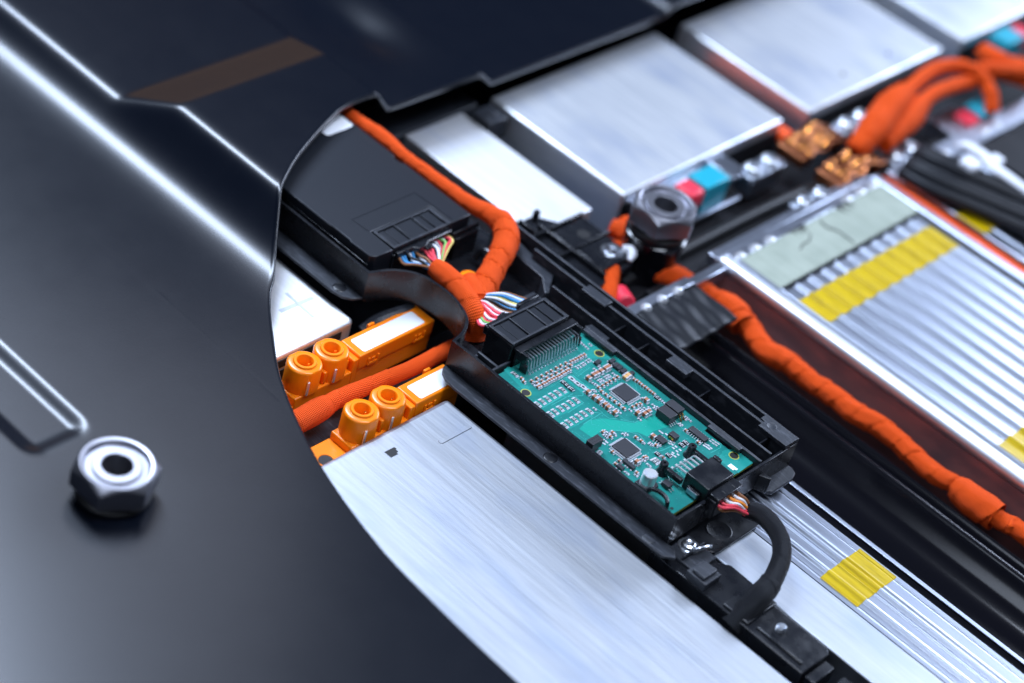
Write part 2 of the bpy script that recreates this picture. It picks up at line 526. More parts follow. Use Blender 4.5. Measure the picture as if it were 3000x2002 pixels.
# thin the rows where they are needlessly close, keep the edge dense
thin = [rows[0]]
for yv, xv in rows[1:]:
    dense = 0.055 if -9.2 < yv < -2.5 or 3.5 < yv < 5.6 or 11.6 < yv < 13.3 else (0.14 if yv < 15 else 0.5)
    if yv - thin[-1][0] >= dense or abs(xv - thin[-1][1]) > 0.25:
        thin.append((yv, xv))
low = [(v, 60.0) for v in lin(-60, -30, 12) + lin(-29.5, -26, 8) + lin(-25.8, -20.3, 70) + lin(-20, -17.65, 8)]
rows = low + thin
XT = lin(-70, -34, 14) + lin(-33.4, -10, 130)
mb = MB()
m = None
verts = []
for i, (yv, xv) in enumerate(rows):
    a = rows[max(i - 1, 0)]; b = rows[min(i + 1, len(rows) - 1)]
    t = Vector((b[1] - a[1], b[0] - a[0])); t.normalize()
    nx, ny = t.y, -t.x                            # points off the sheet, into the opening
    if i < len(low): nx, ny = 1.0, 0.0
    xe = xv - 0.3
    n_in = 160
    row = []
    for k in range(n_in):
        f = k / (n_in - 1)
        if xe > -9:
            x = -70 + f / 0.08 * 36 if f < 0.08 else (-34 + (f - 0.08) / 0.62 * 24.5 if f < 0.70 else -9.5 + (f - 0.70) / 0.30 * (xe + 9.5))
        else:
            x = -70 + f / 0.08 * 36 if f < 0.08 else -34 + (f - 0.08) / 0.92 * (xe + 34)
        row.append((x, yv, cover_z(x, yv)))
    ze = cover_z(xv, yv)
    for dn, dz in ((-0.10, 0), (-0.045, -0.012), (-0.012, -0.045), (0, -0.10), (0, -0.27), (-0.05, -0.30)):
        row.append((xv + nx * dn, yv + ny * dn, ze + dz))
    verts.append(row)
m = len(verts[0])
faces = [(i * m + j, i * m + j + 1, (i + 1) * m + j + 1, (i + 1) * m + j) for i in range(len(verts) - 1) for j in range(m - 1)]
faces = [f[::-1] for f in faces]
mb.add([p for r in verts for p in r], faces)
# underside
mu = MB()
us = list(range(0, n_in, 6)) + [m - 1]
uv_ = []
for i in range(0, len(verts), 3):
    uv_ += [(verts[i][j][0], verts[i][j][1], verts[i][j][2] - (0.30 if j != m - 1 else 0.0)) for j in us]
nr = len(uv_) // len(us); k = len(us)
mb.add(uv_, [(i * k + j, i * k + j + 1, (i + 1) * k + j + 1, (i + 1) * k + j) for i in range(nr - 1) for j in range(k - 1)])
cover = mb.build('cover_panel', M_COVER, org=(-30, -20, -0.15), smooth=60)
tag(cover, 'large black pressed sheet cover with ridges, cut open in a sweeping curve', 'cover')


# ---------------------------------------------------------------- hex fittings
def hex_fitting(c, label, group, post=None):
    """c: centre of the top face"""
    base = (c[0], c[1], c[2] - 1.6)
    t = thing('hex_fitting', base, label, 'hex fitting', group)
    n = 96
    ap = 1.58
    mb = MB()
    v, f = [], []
    prof = []
    for i in range(n):
        a = 2 * math.pi * i / n + 0.25
        k = (a % (math.pi / 3)) - math.pi / 6
        rh = ap / math.cos(k)
        zc = -0.06 - max(0.0, rh - 1.54) * 0.95
        ring = [(0.63, -1.1), (0.63, -0.13), (0.66, -0.10), (0.98, -0.10), (1.02, -0.14), (1.02, -0.22), (1.26, -0.22), (1.30, -0.16), (1.34, -0.02), (1.38, 0.0), (1.49, 0.0), (1.54, -0.04),
                (rh - 0.01, zc - 0.01), (rh, zc - 0.03), (rh, -1.06), (rh - 0.05, -1.14), (1.3, -1.14)]
        v += [(c[0] + r * math.cos(a), c[1] + r * math.sin(a), c[2] + z) for r, z in ring]
    m = len(ring)
    for i in range(n):
        j = (i + 1) % n
        for q in range(m - 1):
            f.append((i * m + q, i * m + q + 1, j * m + q + 1, j * m + q))
    mb.add(v, f)
    mb.build('hex_body', M_STEEL, t, smooth=28)
    mb = MB(); mb.lathe((c[0], c[1], c[2]), [(0.62, -1.08), (0.0, -1.08)], 32)
    mb.build('bore', M_RUBBER, t)
    mb = MB(); mb.lathe((c[0], c[1], c[2]), [(1.2, -1.29), (1.48, -1.32), (1.56, -1.40), (1.56, -1.52), (1.46, -1.53), (1.46, -1.78), (1.2, -1.78)], 48)
    mb.build('gasket', M_RUBBER, t)
    if post:
        mb = MB(); mb.lathe((c[0], c[1], c[2]), [(1.3, -1.74), (1.50, -1.76), (1.62, -1.84), (1.62, -2.1), (1.52, -2.2), (1.50, post), ], 48)
        mb.build('post', M_GLOSS, t)
    return t


hex_fitting((-9.21, -23.36, 1.45), 'large round-topped steel hex fitting standing on the flat black cover', 'steel hex fittings')
hex_fitting((-8.92, 11.34, 1.45), 'steel hex fitting on a tall black post beside the red and teal blocks', 'steel hex fittings', post=-7.0)


# ================================================================ aluminium modules
def module(name, x0, x1, y0, y1, z, label, m, depth=4.5, r=0.14, group='aluminium battery modules', corner=0.0):
    mb = MB()
    if corner:
        mb.prism(rrect(x0, x1, y0, y1, corner, 6, (1, 1, 0, 0)), z - depth, z)
    else:
        mb.box(x0, x1, y0, y1, z - depth, z)
    o = mb.build(name, m, org=((x0 + x1) / 2, (y0 + y1) / 2, z - depth), bevel=r, seg=3)
    return tag(o, label, 'battery module', group)


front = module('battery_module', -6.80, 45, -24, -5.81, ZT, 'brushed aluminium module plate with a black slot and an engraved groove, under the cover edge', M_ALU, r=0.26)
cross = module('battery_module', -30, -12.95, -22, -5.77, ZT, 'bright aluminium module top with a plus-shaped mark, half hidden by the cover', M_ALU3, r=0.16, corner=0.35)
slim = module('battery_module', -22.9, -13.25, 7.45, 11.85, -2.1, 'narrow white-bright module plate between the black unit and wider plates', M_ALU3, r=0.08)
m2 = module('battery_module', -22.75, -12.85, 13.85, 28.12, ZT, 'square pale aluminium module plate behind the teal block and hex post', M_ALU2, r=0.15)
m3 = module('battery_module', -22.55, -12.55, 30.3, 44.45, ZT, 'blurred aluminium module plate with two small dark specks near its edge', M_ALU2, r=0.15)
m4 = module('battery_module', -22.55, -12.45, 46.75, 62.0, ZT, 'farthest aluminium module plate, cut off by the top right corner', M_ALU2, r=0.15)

# marks on the plates
mb = MB()
mb.prism(rrect(-5.0, -4.72, -8.32, -6.28, 0.13), ZT + 0.001, ZT + 0.03)
mb.build('engraved_groove', M_ALU, front, bevel=0.02, seg=1)
mb = MB()
mb.prism([(-5.78, -10.86), (-5.36, -10.84), (-5.35, -10.42), (-5.45, -10.42), (-5.46, -10.30), (-5.62, -10.30), (-5.63, -10.24), (-5.77, -10.25)], ZT + 0.001, ZT + 0.008)
mb.build('slot', M_RUBBER, front)
mb = MB()
mb.prism([(-15.42, -8.40), (-15.18, -8.42), (-15.12, -6.36), (-15.34, -6.34)], ZT + 0.001, ZT + 0.008)
mb.build('mark_stroke', M_CROSS, cross)
mb = MB()
mb.prism([(-16.15, -7.34), (-16.12, -7.18), (-14.15, -7.26), (-14.2, -7.40)], ZT + 0.009, ZT + 0.016)
mb.build('mark_stroke', M_CROSS, cross)
mb = MB()
mb.box(-12.94, -12.90, -12.5, -6.6, -2.45, -1.98); mb.box(-12.94, -12.90, -12.5, -6.2, -4.6, -2.62)
mb.build('end_cap', M_RUBBER, cross, bevel=0.02)
for p in ((-13.97, 40.34), (-14.02, 35.60)):
    mb = MB(); mb.cyl((p[0], p[1], ZT + 0.001), 0.14, 0.01, 10); mb.build('speck', M_RUBBER, m3)

for mm, xa, ya, yb in ((m2, -12.85, 13.95, 28.0), (m3, -12.55, 30.4, 44.35), (m4, -12.45, 46.85, 61.9), (slim, -13.25, 7.55, 11.75)):
    mb = MB(); mb.box(xa - 0.05, xa + 0.04, ya, yb, -6.1, -2.35 if mm is not slim else -2.7); mb.build('end_cap', M_DULL, mm, bevel=0.02)

# black plastic shelf behind the narrow plate and feet between plates
mb = MB()
mb.box(-25.6, -22.95, 6.6, 13.2, -3.4, -2.05)
mb.box(-23.4, -12.0, 12.0, 13.6, -6.2, -4.9)
mb.box(-22.4, -21.0, 12.1, 13.5, -3.0, -1.75)
mb.box(-21.9, -21.4, 12.5, 13.1, -1.75, -1.62)
sh = mb.build('module_shelf', M_SCUFF, org=(-24, 9, -3.4), bevel=0.08)
tag(sh, 'dark grey plastic shelf behind the narrow white plate, under the cover edge', 'shelf')


# ---------------------------------------------------------------- corrugated modules
def corr_a(x, y):
    """ridged sheet of the right-hand module"""
    z = ZT - 0.02
    f = (y - 15.15) / 1.17
    k = round(f)
    if 0 <= k <= 10 and x > -6:
        d = (f - k) * 1.17
        z += 0.17 * math.exp(-abs(d / 0.17) ** 3)
    return z


XS = lin(-5.95, -3.0, 4) + lin(-2.9, 45, 16)
YS = lin(14.95, 27.95, 260)
t = thing('corrugated_module', (-6.6, 21, -6.2), 'ridged silver module with a grey-green pad and a wide yellow tape band', 'battery module', 'ridged battery modules')
mb = MB(); mb.sheet(XS, YS, corr_a); mb.build('ridged_sheet', M_SILV, t, smooth=60)
mb = MB(); mb.box(-6.65, 45, 14.1, 14.97, -2.3, ZT + 0.16); mb.build('side_rail', M_ALU2, t, bevel=0.34, seg=4)
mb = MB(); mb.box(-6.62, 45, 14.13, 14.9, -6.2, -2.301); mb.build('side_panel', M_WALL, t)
mb = MB(); mb.box(-6.65, 45, 28.1, 28.75, -6.2, ZT + 0.16); mb.build('side_rail', M_SILV, t, bevel=0.12, seg=2)
mb = MB(); mb.box(-6.68, -6.0, 14.98, 28.09, -6.2, ZT - 0.05); mb.box(-7.3, -6.69, 14.3, 28.6, -6.2, ZT - 0.12); mb.build('end_plate', M_SILV, t, bevel=0.06)
mb = MB(); mb.box(-5.2, 45, 27.72, 28.08, ZT - 0.01, ZT + 0.03); mb.build('sealing_strip', M_RUBBER, t)
weld = MB(); weld.lathe((0, 0, 0), [(0.0, 0.16), (0.13, 0.13), (0.2, 0.05), (0.22, 0.0)], 16)
wm = weld.mesh('weld_bump', [M_CAN])
for yv in (15.42, 16.72, 18.03, 25.1, 26.4, 27.6):
    piece('weld_bump', wm, (-6.05, yv, ZT - 0.03), t, sc=1.6)
mb = MB(); mb.sheet(lin(-5.86, -3.15, 6), lin(15.05, 28.05, 200), lambda x, y: corr_a(x, y) * 0.18 + (ZT - 0.02) * 0.82 + 0.16); mb.build('insulating_pad', M_PAD, t, smooth=60)
mb = MB(); mb.sheet(lin(-3.13, -2.93, 1), lin(15.2, 28.0, 200), lambda x, y: corr_a(x, y) + 0.025 + 0.01 * math.sin(y * 9)); mb.build('pad_edge', M_FILM, t, smooth=60)
for k, (yc, sd) in enumerate(((20.0, 1), (24.2, 2))):
    mb = MB()
    rnd = random.Random(sd)
    for q in range(5):
        y0 = yc - 0.55 + q * 0.26
        L = 0.35 + 0.5 * rnd.random()
        mb.prism([(-5.95, y0), (-5.95, y0 + 0.24), (-5.95 + L, y0 + 0.16 + 0.2 * (rnd.random() - .5))], ZT + 0.155, ZT + 0.17)
    mb.build('torn_edge', M_RUBBER, t)
for pts in ([(-5.60, 21.85, -1.53), (-5.03, 21.74, -1.53), (-4.46, 22.02, -1.53), (-3.37, 21.99, -1.53)], [(-5.12, 20.37, -1.53), (-4.80, 19.75, -1.53), (-4.81, 19.25, -1.53), (-4.59, 18.70, -1.53)]):
    mb = MB(); mb.tube(pts, 0.035, 6); mb.build('crack', M_RUBBER, t)
yel = M_YELLOW
mb = MB(); mb.sheet(lin(-2.05, -0.05, 4), lin(15.12, 27.6, 220), lambda x, y: corr_a(x, y) + 0.018); mb.build('yellow_tape', yel, t, smooth=60)
mb = MB(); mb.sheet(lin(10.5, 12.7, 4), lin(15.15, 27.6, 220), lambda x, y: corr_a(x, y) + 0.018); mb.build('yellow_tape', yel, t, smooth=60)


def corr_b(x, y):
    """long strip module beside the front plate"""
    z = ZT
    z -= 0.05 * math.exp(-((y - 0.22) / 0.05) ** 2)
    z += 0.11 * math.exp(-((y - 0.74) / 0.15) ** 4)
    z += 0.05 * math.exp(-((y - 1.48) / 0.06) ** 2) + 0.13 * math.exp(-((y - 1.86) / 0.15) ** 4) + 0.09 * math.exp(-((y - 2.18) / 0.08) ** 2)
    z -= 0.04 * math.exp(-((y - 3.0) / 0.03) ** 2)
    return z


t = thing('strip_module', (20, 0, -6.2), 'long silver module strip with two ridges and one yellow tape patch, beside the black channel', 'battery module', 'ridged battery modules')
mb = MB(); mb.sheet(lin(3.0, 45, 12), lin(-0.15, 3.25, 200), corr_b); mb.build('ridged_sheet', M_SILV, t, smooth=60)
mb = MB(); mb.box(-5.0, 45, -2.95, -0.16, -6.2, ZT); mb.build('brushed_plate', M_ALU, t, bevel=0.07)
mb = MB(); mb.box(3.0, 45, 3.26, 3.34, -6.2, ZT - 0.01); mb.build('side_wall', M_SILV, t)
mb = MB(); mb.sheet(lin(10.66, 12.76, 10), lin(0.12, 3.24, 160), lambda x, y: corr_b(x, y) + 0.018 + 0.012 * max(0, noise.noise((x * 5, y * 5, 1))) ** 1.0); mb.build('yellow_tape', yel, t, smooth=60)

# module beyond the ridged one: silver strip, red cable, second tape
t = thing('corrugated_module', (10, 33, -6.2), 'far ridged silver module partly under black sleeving, with a short yellow tape', 'battery module', 'ridged battery modules')


def corr_c(x, y):
    f = (y - 30.9) / 1.17
    d = (f - round(f)) * 1.17
    return ZT - 0.02 + 0.12 * math.exp(-(d / 0.16) ** 4)


mb = MB(); mb.sheet(lin(-5.0, 45, 12), lin(30.12, 42.0, 160), corr_c); mb.build('ridged_sheet', M_SILV, t, smooth=60)
mb = MB(); mb.box(-5.3, 45, 29.85, 30.11, -6.2, ZT + 0.06); mb.build('side_rail', M_SILV, t, bevel=0.06)
mb = MB(); mb.sheet(lin(-1.85, 0.1, 4), lin(29.86, 34.5, 80), lambda x, y: (corr_c(x, y) if y > 30.1 else ZT + 0.06) + 0.02); mb.build('yellow_tape', yel, t, smooth=60)
mb = MB(); mb.box(-6.6, -5.31, 29.8, 60, -6.2, ZT - 0.06); mb.build('end_plate', M_SILV, t, bevel=0.06)
for q in range(6):
    piece('weld_bump', wm, (-5.75, 30.6 + q * 1.35 + (3.0 if q > 3 else 0), ZT - 0.07), t, sc=1.35)
mb = MB(); mb.box(-5.0, 45, 43.5, 60, -3.2, ZT + 0.2); 
mb.build('dark_cover', M_DULL, t, bevel=0.1)

mb = MB(); mb.tube([(-20.5, 28.75, -3.2), (-18, 28.75, -3.05), (-14, 28.7, -3.0), (-12.0, 28.7, -3.0)], 0.48, 14, 0.4, wob=0.1)  # cable added out of view so its red reflects in the plate wall
o = mb.build('strip_cable', WIRE['orange_red'], org=(-17, 29.2, -3.6), smooth=60); tag(o, 'added red-orange cable hidden in the gap to redden the pale plate wall by reflection', 'cable')
mb = MB(); mb.box(-22.5, -12.3, 28.3, 30.1, -5.5, -3.9); o = mb.build('gap_floor', M_DULL); tag(o, kind='structure')

# ================================================================ the long black housing
t = thing('module_housing', (-4, 0, -1.4), 'long black plastic housing tray with curved wall, rails and flanges, holding the green circuit board', 'housing')
bend = cat_rom([(-13.42, -5.03), (-12.94, -3.85), (-12.13, -3.05), (-11.07, -2.80), (-9.94, -2.84), (-8.86, -3.25), (-8.36, -3.75), (-8.10, -4.30), (-7.93, -5.03)], 0.15)
mb = MB()
wall(mb, [(-27.0, -5.03), (-20.0, -5.03)] + bend + [(5.62, -4.95)], 0.15, -1.1, 0.5)
mb.build('outer_wall', M_BLACK, t, bevel=0.035)
mb = MB()
fl = [(-7.95, -5.0), (-7.86, -5.25), (-7.6, -5.55), (-7.2, -5.76), (-6.6, -5.82), (6.0, -5.72), (6.45, -5.3), (6.0, -4.9)]
mb.prism(fl, -1.12, -0.97)
mb.prism([(-27, -5.0), (-27, -5.95), (-14.6, -5.95), (-14.0, -5.82), (-13.6, -5.5), (-13.42, -5.0)], -1.12, -0.97)
mb.prism([(5.3, 1.6), (6.1, 1.7), (6.3, 1.95), (6.3, 3.5), (6.15, 3.9), (5.85, 4.05), (5.0, 4.05)], -1.25, -1.05)
mb.build('flange', M_SCUFF, t, bevel=0.04)
for x, y in ((-0.95, -5.38), (-14.55, -5.47), (4.95, -5.38)):
    mb = MB(); mb.lathe((x, y, -0.969), [(0.0, 0.012), (0.27, 0.012), (0.29, 0.004), (0.31, 0.02), (0.34, 0.0)], 28)
    mb.build('ejector_mark', M_BLACK if x < 4 else M_SCUFF, t)
mb = MB()
mb.prism([(-27, -4.86), (-13.5, -4.86)] + [(p[0], p[1] + 0.16) for p in bend[1:-1]] + [(-7.8, -4.86), (5.4, -4.86), (5.4, 4.2), (-27, 4.2)], -1.35, -1.12)
mb.box(-7.0, 5.4, -4.80, 1.6, -0.62, -0.5)
mb.box(-7.9, -7.01, -4.7, -3.55, -0.5, -0.35)
mb.build('tray_floor', M_BLACK, t, bevel=0.03)
# rails beside the board
mb = MB()
mb.box(-5.4, 5.38, 1.50, 1.66, -0.5, 0.30)
for a, b in ((-5.3, -3.35), (2.45, 4.35)):
    mb.box(a, b, 1.22, 1.499, 0.14, 0.33)
mb.box(-5.4, -4.2, 1.66, 2.0, -0.3, 0.22)
mb.build('inner_rail', M_SCUFF, t, bevel=0.03)
mb = MB()
mb.box(-8.2, 5.42, 2.12, 2.26, -1.4, 0.48)
mb.box(-3.0, 0.4, 2.02, 2.119, 0.2, 0.52)
mb.build('middle_rail', M_SCUFF, t, bevel=0.03)
mb = MB()
mb.box(-10.5, 5.6, 3.30, 3.46, -1.4, 0.62)
mb.box(-12.6, 5.6, 3.92, 4.06, -2.6, 0.60)
mb.build('outer_rail', M_SCUFF, t, bevel=0.03)
mb = MB(); mb.box(-7.1, -5.6, 3.0, 3.62, 0.50, 0.72); mb.build('clip', M_SCUFF, t, bevel=0.04)
mb = MB(); mb.box(-1.45, -0.2, 2.72, 3.30, 0.36, 0.66); mb.build('clip', M_SCUFF, t, bevel=0.04)
mb = MB(); mb.prism([(3.95, 3.0), (5.6, 3.0), (5.6, 3.9), (3.7, 3.9), (3.7, 3.5), (3.95, 3.5)], 0.45, 0.66); mb.lathe((4.35, 3.5, 0.662), [(0, 0.004), (0.2, 0.004), (0.24, 0.02), (0.26, 0.0)], 20)
mb.build('clip', M_SCUFF, t, bevel=0.02)
for x in (-4.4, -2.9, 0.9, 4.55):
    mb = MB(); mb.box(x, x + 0.09, 2.261, 3.299, -1.2, 0.34); mb.build('rib', M_BLACK, t, bevel=0.02)
mb = MB()
mb.box(5.46, 5.62, -4.78, -2.75, -1.1, 0.36); mb.box(5.46, 5.62, -0.75, 4.05, -1.1, 0.36); mb.box(5.46, 5.62, -2.749, -0.751, -1.1, -0.05)
mb.prism([(5.62, 1.3), (6.15, 1.55), (6.15, 1.65), (5.62, 1.65)], -1.1, -0.2)
mb.build('end_wall', M_BLACK, t, bevel=0.035)
mb = MB(); mb.prism(rrect(5.15, 7.05, -3.25, 0.55, 0.5, 6, (1, 1, 0, 0)), -1.62, -1.47)
mb.lathe((6.2, -1.75, -1.468), [(0, 0.003), (0.55, 0.003), (0.58, 0.012), (0.62, 0.0)], 32)
mb.build('foot', M_BLACK, t, bevel=0.03)
mb = MB()
mb.box(5.63, 7.3, -4.85, -3.3, -1.62, -1.35); mb.box(7.1, 8.2, -5.3, -4.2, -1.65, -1.1); mb.box(7.3, 8.0, -5.2, -4.3, -1.1, -0.92)
mb.box(6.45, 6.55, -4.8, -3.3, -1.35, -1.05)
mb.build('screw_tab', M_SCUFF, t, bevel=0.06)
mb = MB(); mb.lathe((6.1, -3.85, -1.35), [(0, 0.10), (0.09, 0.10), (0.1, 0.17), (0.2, 0.2), (0.3, 0.16), (0.34, 0.06), (0.36, 0.03), (0.48, 0.03), (0.5, 0.0)], 24); mb.build('screw', M_ZINC, t)
mb = MB(); mb.tube([(6.4, -4.2, -1.2), (6.62, -4.0, -1.0), (6.75, -3.6, -1.0), (6.80, -3.2, -1.15)], 0.09, 8); mb.build('spring_clip', M_ZINC, t)
mb = MB()
mb.tube([(3.58, -4.33, 0.20), (3.71, -4.27, 0.35), (4.05, -4.14, 0.38), (4.40, -4.15, 0.36), (4.62, -4.28, 0.30), (4.68, -4.31, 0.05)], 0.10, 8)
mb.build('hook', M_BLACK, t)
# walls round the header and the space under the harness
mb = MB()
mb.box(-7.0, -5.65, -4.2, -4.05, -0.5, 0.15); mb.box(-7.0, -6.86, -4.72, -4.21, -0.5, 0.02); mb.box(-5.78, -5.64, -4.85, -3.3, -0.5, 0.18)
mb.build('inner_wall', M_SCUFF, t, bevel=0.04)
mb = MB()
mb.prism([(-13.2, 3.3), (-12.0, 2.9), (-9.2, 2.7), (-8.3, 1.9), (-8.2, 2.1), (-9.0, 3.3), (-12.6, 3.9)], -1.4, 0.05)
mb.build('inner_wall', M_SCUFF, t, bevel=0.04)
mb = MB(); mb.box(-9.0, -8.3, 0.5, 2.0, -1.2, -0.4)
mb.build('support_block', M_SCUFF, t, bevel=0.04)
mb = MB(); mb.tube([(-12.6, 1.8, -0.8), (-12.3, 1.8, -0.1), (-11.4, 1.75, 0.05), (-10.9, 1.4, -0.2), (-10.8, 1.2, -0.9)], 0.13, 8); mb.build('wire_guide', M_BLACK, t)

# ---------------------------------------------------------------- closed control unit
t = thing('control_unit', (-18, -1.2, -1.4), 'closed black control unit with grained flat lid at the upper end of the housing', 'control unit')
mb = MB()
lid = [(-27, -4.66), (-16.6, -4.66), (-16.5, -4.60), (-15.3, -4.60), (-15.2, -4.66), (-13.95, -4.62), (-13.72, -4.4), (-13.68, -3.28), (-15.24, -3.26), (-15.24, 0.72), (-13.72, 0.72), (-13.72, 2.08), (-18.4, 2.1), (-18.5, 1.95), (-19.0, 1.95), (-19.1, 2.12), (-27, 2.2)]
mb.prism(lid, -1.2, 1.0)
mb.build('lid', M_LID, t, bevel=0.06)
mb = MB(); mb.box(-15.22, -13.62, -3.24, 0.70, -1.2, 0.66); mb.build('socket_bay', M_BLACK, t, bevel=0.03)
mb = MB(); mb.prism([(-16.42, -3.42), (-16.36, -3.42), (-16.36, 0.86), (-16.42, 0.86)], 1.001, 1.02); mb.prism([(-16.36, -3.44), (-15.3, -3.36), (-15.3, -3.30), (-16.36, -3.38)], 1.001, 1.02); mb.prism([(-16.36, 0.82), (-13.9, 0.9), (-13.9, 0.96), (-16.36, 0.88)], 1.001, 1.02)
mb.build('raised_line', M_LID, t)
mb = MB(); mb.box(-19.5, -13.9, -4.72, -4.661, -1.0, 0.55); mb.box(-14.9, -14.0, -4.78, -4.721, 0.1, 0.6); mb.box(-16.2, -15.4, -4.8, -4.721, -0.3, 0.62)
mb.build('lid_clip', M_BLACK, t, bevel=0.03)
mb = MB(); mb.box(-13.719, -13.3, 0.9, 2.5, -1.2, 0.2); mb.box(-13.55, -13.45, 0.75, 2.6, 0.2, 0.52); mb.build('end_tab', M_BLACK, t, bevel=0.04)
mb = MB(); mb.prism(rrect(-24.2, -21.92, 0.15, 2.0, 0.2), 1.001, 1.012); mb.build('paper_label', M_LABEL, t)


# ---------------------------------------------------------------- plugs with panelled tops
def wire_plug(x0, x1, y0, y1, z0, z1, label):
    t = thing('wire_plug', ((x0 + x1) / 2, (y0 + y1) / 2, z0), label, 'plug', 'black wire plugs')
    mb = MB()
    zf = z1 - 0.13
    mb.box(x0, x1, y0, y1, z0, zf)
    b = mb.build('plug_body', M_BLACK, t, bevel=0.03)
    mb = MB()
    e = 0.11
    mb.box(x0, x1, y0, y0 + 0.16, zf, z1); mb.box(x0, x1, y1 - 0.2, y1, zf, z1)
    mb.box(x0, x0 + e, y0 + 0.161, y1 - 0.201, zf, z1); mb.box(x1 - e, x1, y0 + 0.161, y1 - 0.201, zf, z1)
    w = y1 - y0
    for f in (0.33, 0.64):
        mb.box(x0 + e + 0.001, x1 - e - 0.001, y0 + w * f - 0.035, y0 + w * f + 0.035, zf, z1 - 0.02)
    mb.build('rim', M_SCUFF, t, bevel=0.02)
    for a, bb, h in ((0.05, 0.135, 0.6), (0.145, 0.31, 0.25), (0.35, 0.615, 0.55), (0.66, 0.76, 0.3), (0.77, 0.92, 0.65)):
        mb = MB(); mb.box(x0 + e + 0.06, x1 - e - 0.03, y0 + w * a + 0.02, y0 + w * bb, zf + 0.001, zf + 0.02 + 0.09 * h)
        mb.build('top_panel', M_LID, t, bevel=0.015)
    mb = MB()
    for q in (0.1, 0.24, 0.38):
        mb.box(x0 + q, x0 + q + 0.07, y0 + 0.05, y0 + 0.10, z1 + 0.001, z1 + 0.004); mb.box(x0 + q, x0 + q + 0.07, y1 - 0.12, y1 - 0.07, z1 + 0.001, z1 + 0.004)
    mb.box(x0 + 0.85, x0 + 1.15, y0 + 0.04, y0 + 0.11, z1 + 0.001, z1 + 0.004); mb.box(x0 + 0.95, x0 + 1.2, y1 - 0.13, y1 - 0.06, z1 + 0.001, z1 + 0.004)
    mb.build('key_slot', M_RUBBER, t)
    return t


pp = wire_plug(-7.27, -5.72, -3.50, 0.38, -0.45, 1.20, 'black plug with panelled top pushed into the header of the green board')
mb = MB()
mb.prism([(-7.55, -3.45), (-7.28, -3.45), (-7.28, 0.3), (-7.62, 0.3), (-7.62, -0.9), (-7.5, -1.1), (-7.5, -1.7), (-7.68, -2.0), (-7.68, -2.4), (-7.55, -2.6)], 0.55, 1.02)
mb.box(-7.8, -7.6, -1.0, 0.42, 0.75, 1.05); mb.box(-7.75, -7.5, -2.2, -1.9, 0.8, 1.0)
mb.build('lever', M_BLACK, pp, bevel=0.05)
ep = wire_plug(-15.18, -13.74, -3.20, 0.68, -0.8, 1.02, 'black plug with panelled top set into the lid of the closed control unit')
mb = MB()
mb.prism([(-13.735, -3.1), (-13.5, -3.1), (-13.5, -2.1), (-13.28, -1.85), (-13.28, -1.35), (-13.45, -1.1), (-13.45, 0.55), (-13.735, 0.55)], 0.35, 0.80)
mb.box(-13.5, -13.2, -1.35, -0.85, 0.3, 0.62)
mb.build('lever', M_BLACK, ep, bevel=0.05)


# ================================================================ circuit board
pcb = thing('circuit_board', (0, -1.6, -0.16), 'green circuit board full of small chips and capacitors inside the black housing', 'circuit board')
mb = MB()
board = [(-5.47, -4.84), (5.08, -4.84), (5.08, 1.48), (4.42, 1.48), (4.36, 1.20), (2.42, 1.20), (2.36, 1.48), (-3.30, 1.48), (-3.36, 1.20), (-5.35, 1.20), (-5.47, 1.10)]
HOLES = [(-3.89, 0.94), (-3.91, -4.16), (4.27, 1.07), (4.82, -4.08)]
HR = [0.20, 0.20, 0.20, 0.08]
# plate with round holes: cut the outline into cells round each hole
import bmesh
bm = bmesh.new()


def loop(pts, z):
    vs = [bm.verts.new((x, y, z)) for x, y in pts]
    return [bm.edges.new((vs[i], vs[(i + 1) % len(vs)])) for i in range(len(vs))]


ed = loop(board, 0.0)
for (hx, hy), r in zip(HOLES, HR):
    ed += loop([(hx + r * math.cos(k * 0.3927), hy + r * math.sin(k * 0.3927)) for k in range(16)], 0.0)
bmesh.ops.triangle_fill(bm, use_beauty=True, use_dissolve=False, edges=ed)
for f in bm.faces:
    if f.normal.z < 0: f.normal_flip()
ex = bmesh.ops.extrude_face_region(bm, geom=bm.faces[:])
for v in [g for g in ex['geom'] if isinstance(g, bmesh.types.BMVert)]:
    v.co.z -= 0.16
bm.normal_update()
for f in bm.faces:
    f.material_index = 0 if abs(f.normal.z) > 0.5 else 1
for v in bm.verts:
    v.co -= Vector(ORG[pcb.name])
me = bpy.data.meshes.new('board')
bm.to_mesh(me); bm.free()
me.materials.append(M_MASK); me.materials.append(M_EDGE)
bo = bpy.data.objects.new('board', me); col.objects.link(bo); bo.parent = pcb; ORG['board'] = ORG[pcb.name]
mb = MB()
for (hx, hy), r in zip(HOLES[:3], HR):
    mb.lathe((hx, hy, 0.0), [(r + 0.001, 0.009), (r + 0.055, 0.009)], 24)
mb.build('hole_ring', M_EDGE, pcb)
for (hx, hy), r in zip(HOLES, HR):
    mb = MB(); mb.disc((hx, hy, 0.0075), r, 20); mb.build('mounting_hole', M_RUBBER, pcb)

# lighter areas and traces printed on the board
Z1 = 0.0035
mb = MB()
iso = [(-1.06, -3.07), (-0.86, -2.49), (-0.69, -2.22), (0.26, -1.27), (0.32, -0.71), (0.48, 0.08), (0.99, 0.17), (1.31, 0.05), (1.09, -1.00), (1.18, -1.47), (0.75, -1.63), (0.50, -1.97), (-0.12, -2.68), (-0.26, -3.21), (-0.16, -3.74), (-0.92, -3.82)]
mb.add([(x, y, 0.0018) for x, y in iso], [tuple(range(len(iso)))])
mb.build('bare_gap', M_MASK_L, pcb)


def patch(pts):
    mb = MB()
    mb.add([(x, y, Z1) for x, y in pts], [tuple(range(len(pts)))])
    mb.build('copper_area', M_MASK_M, pcb)


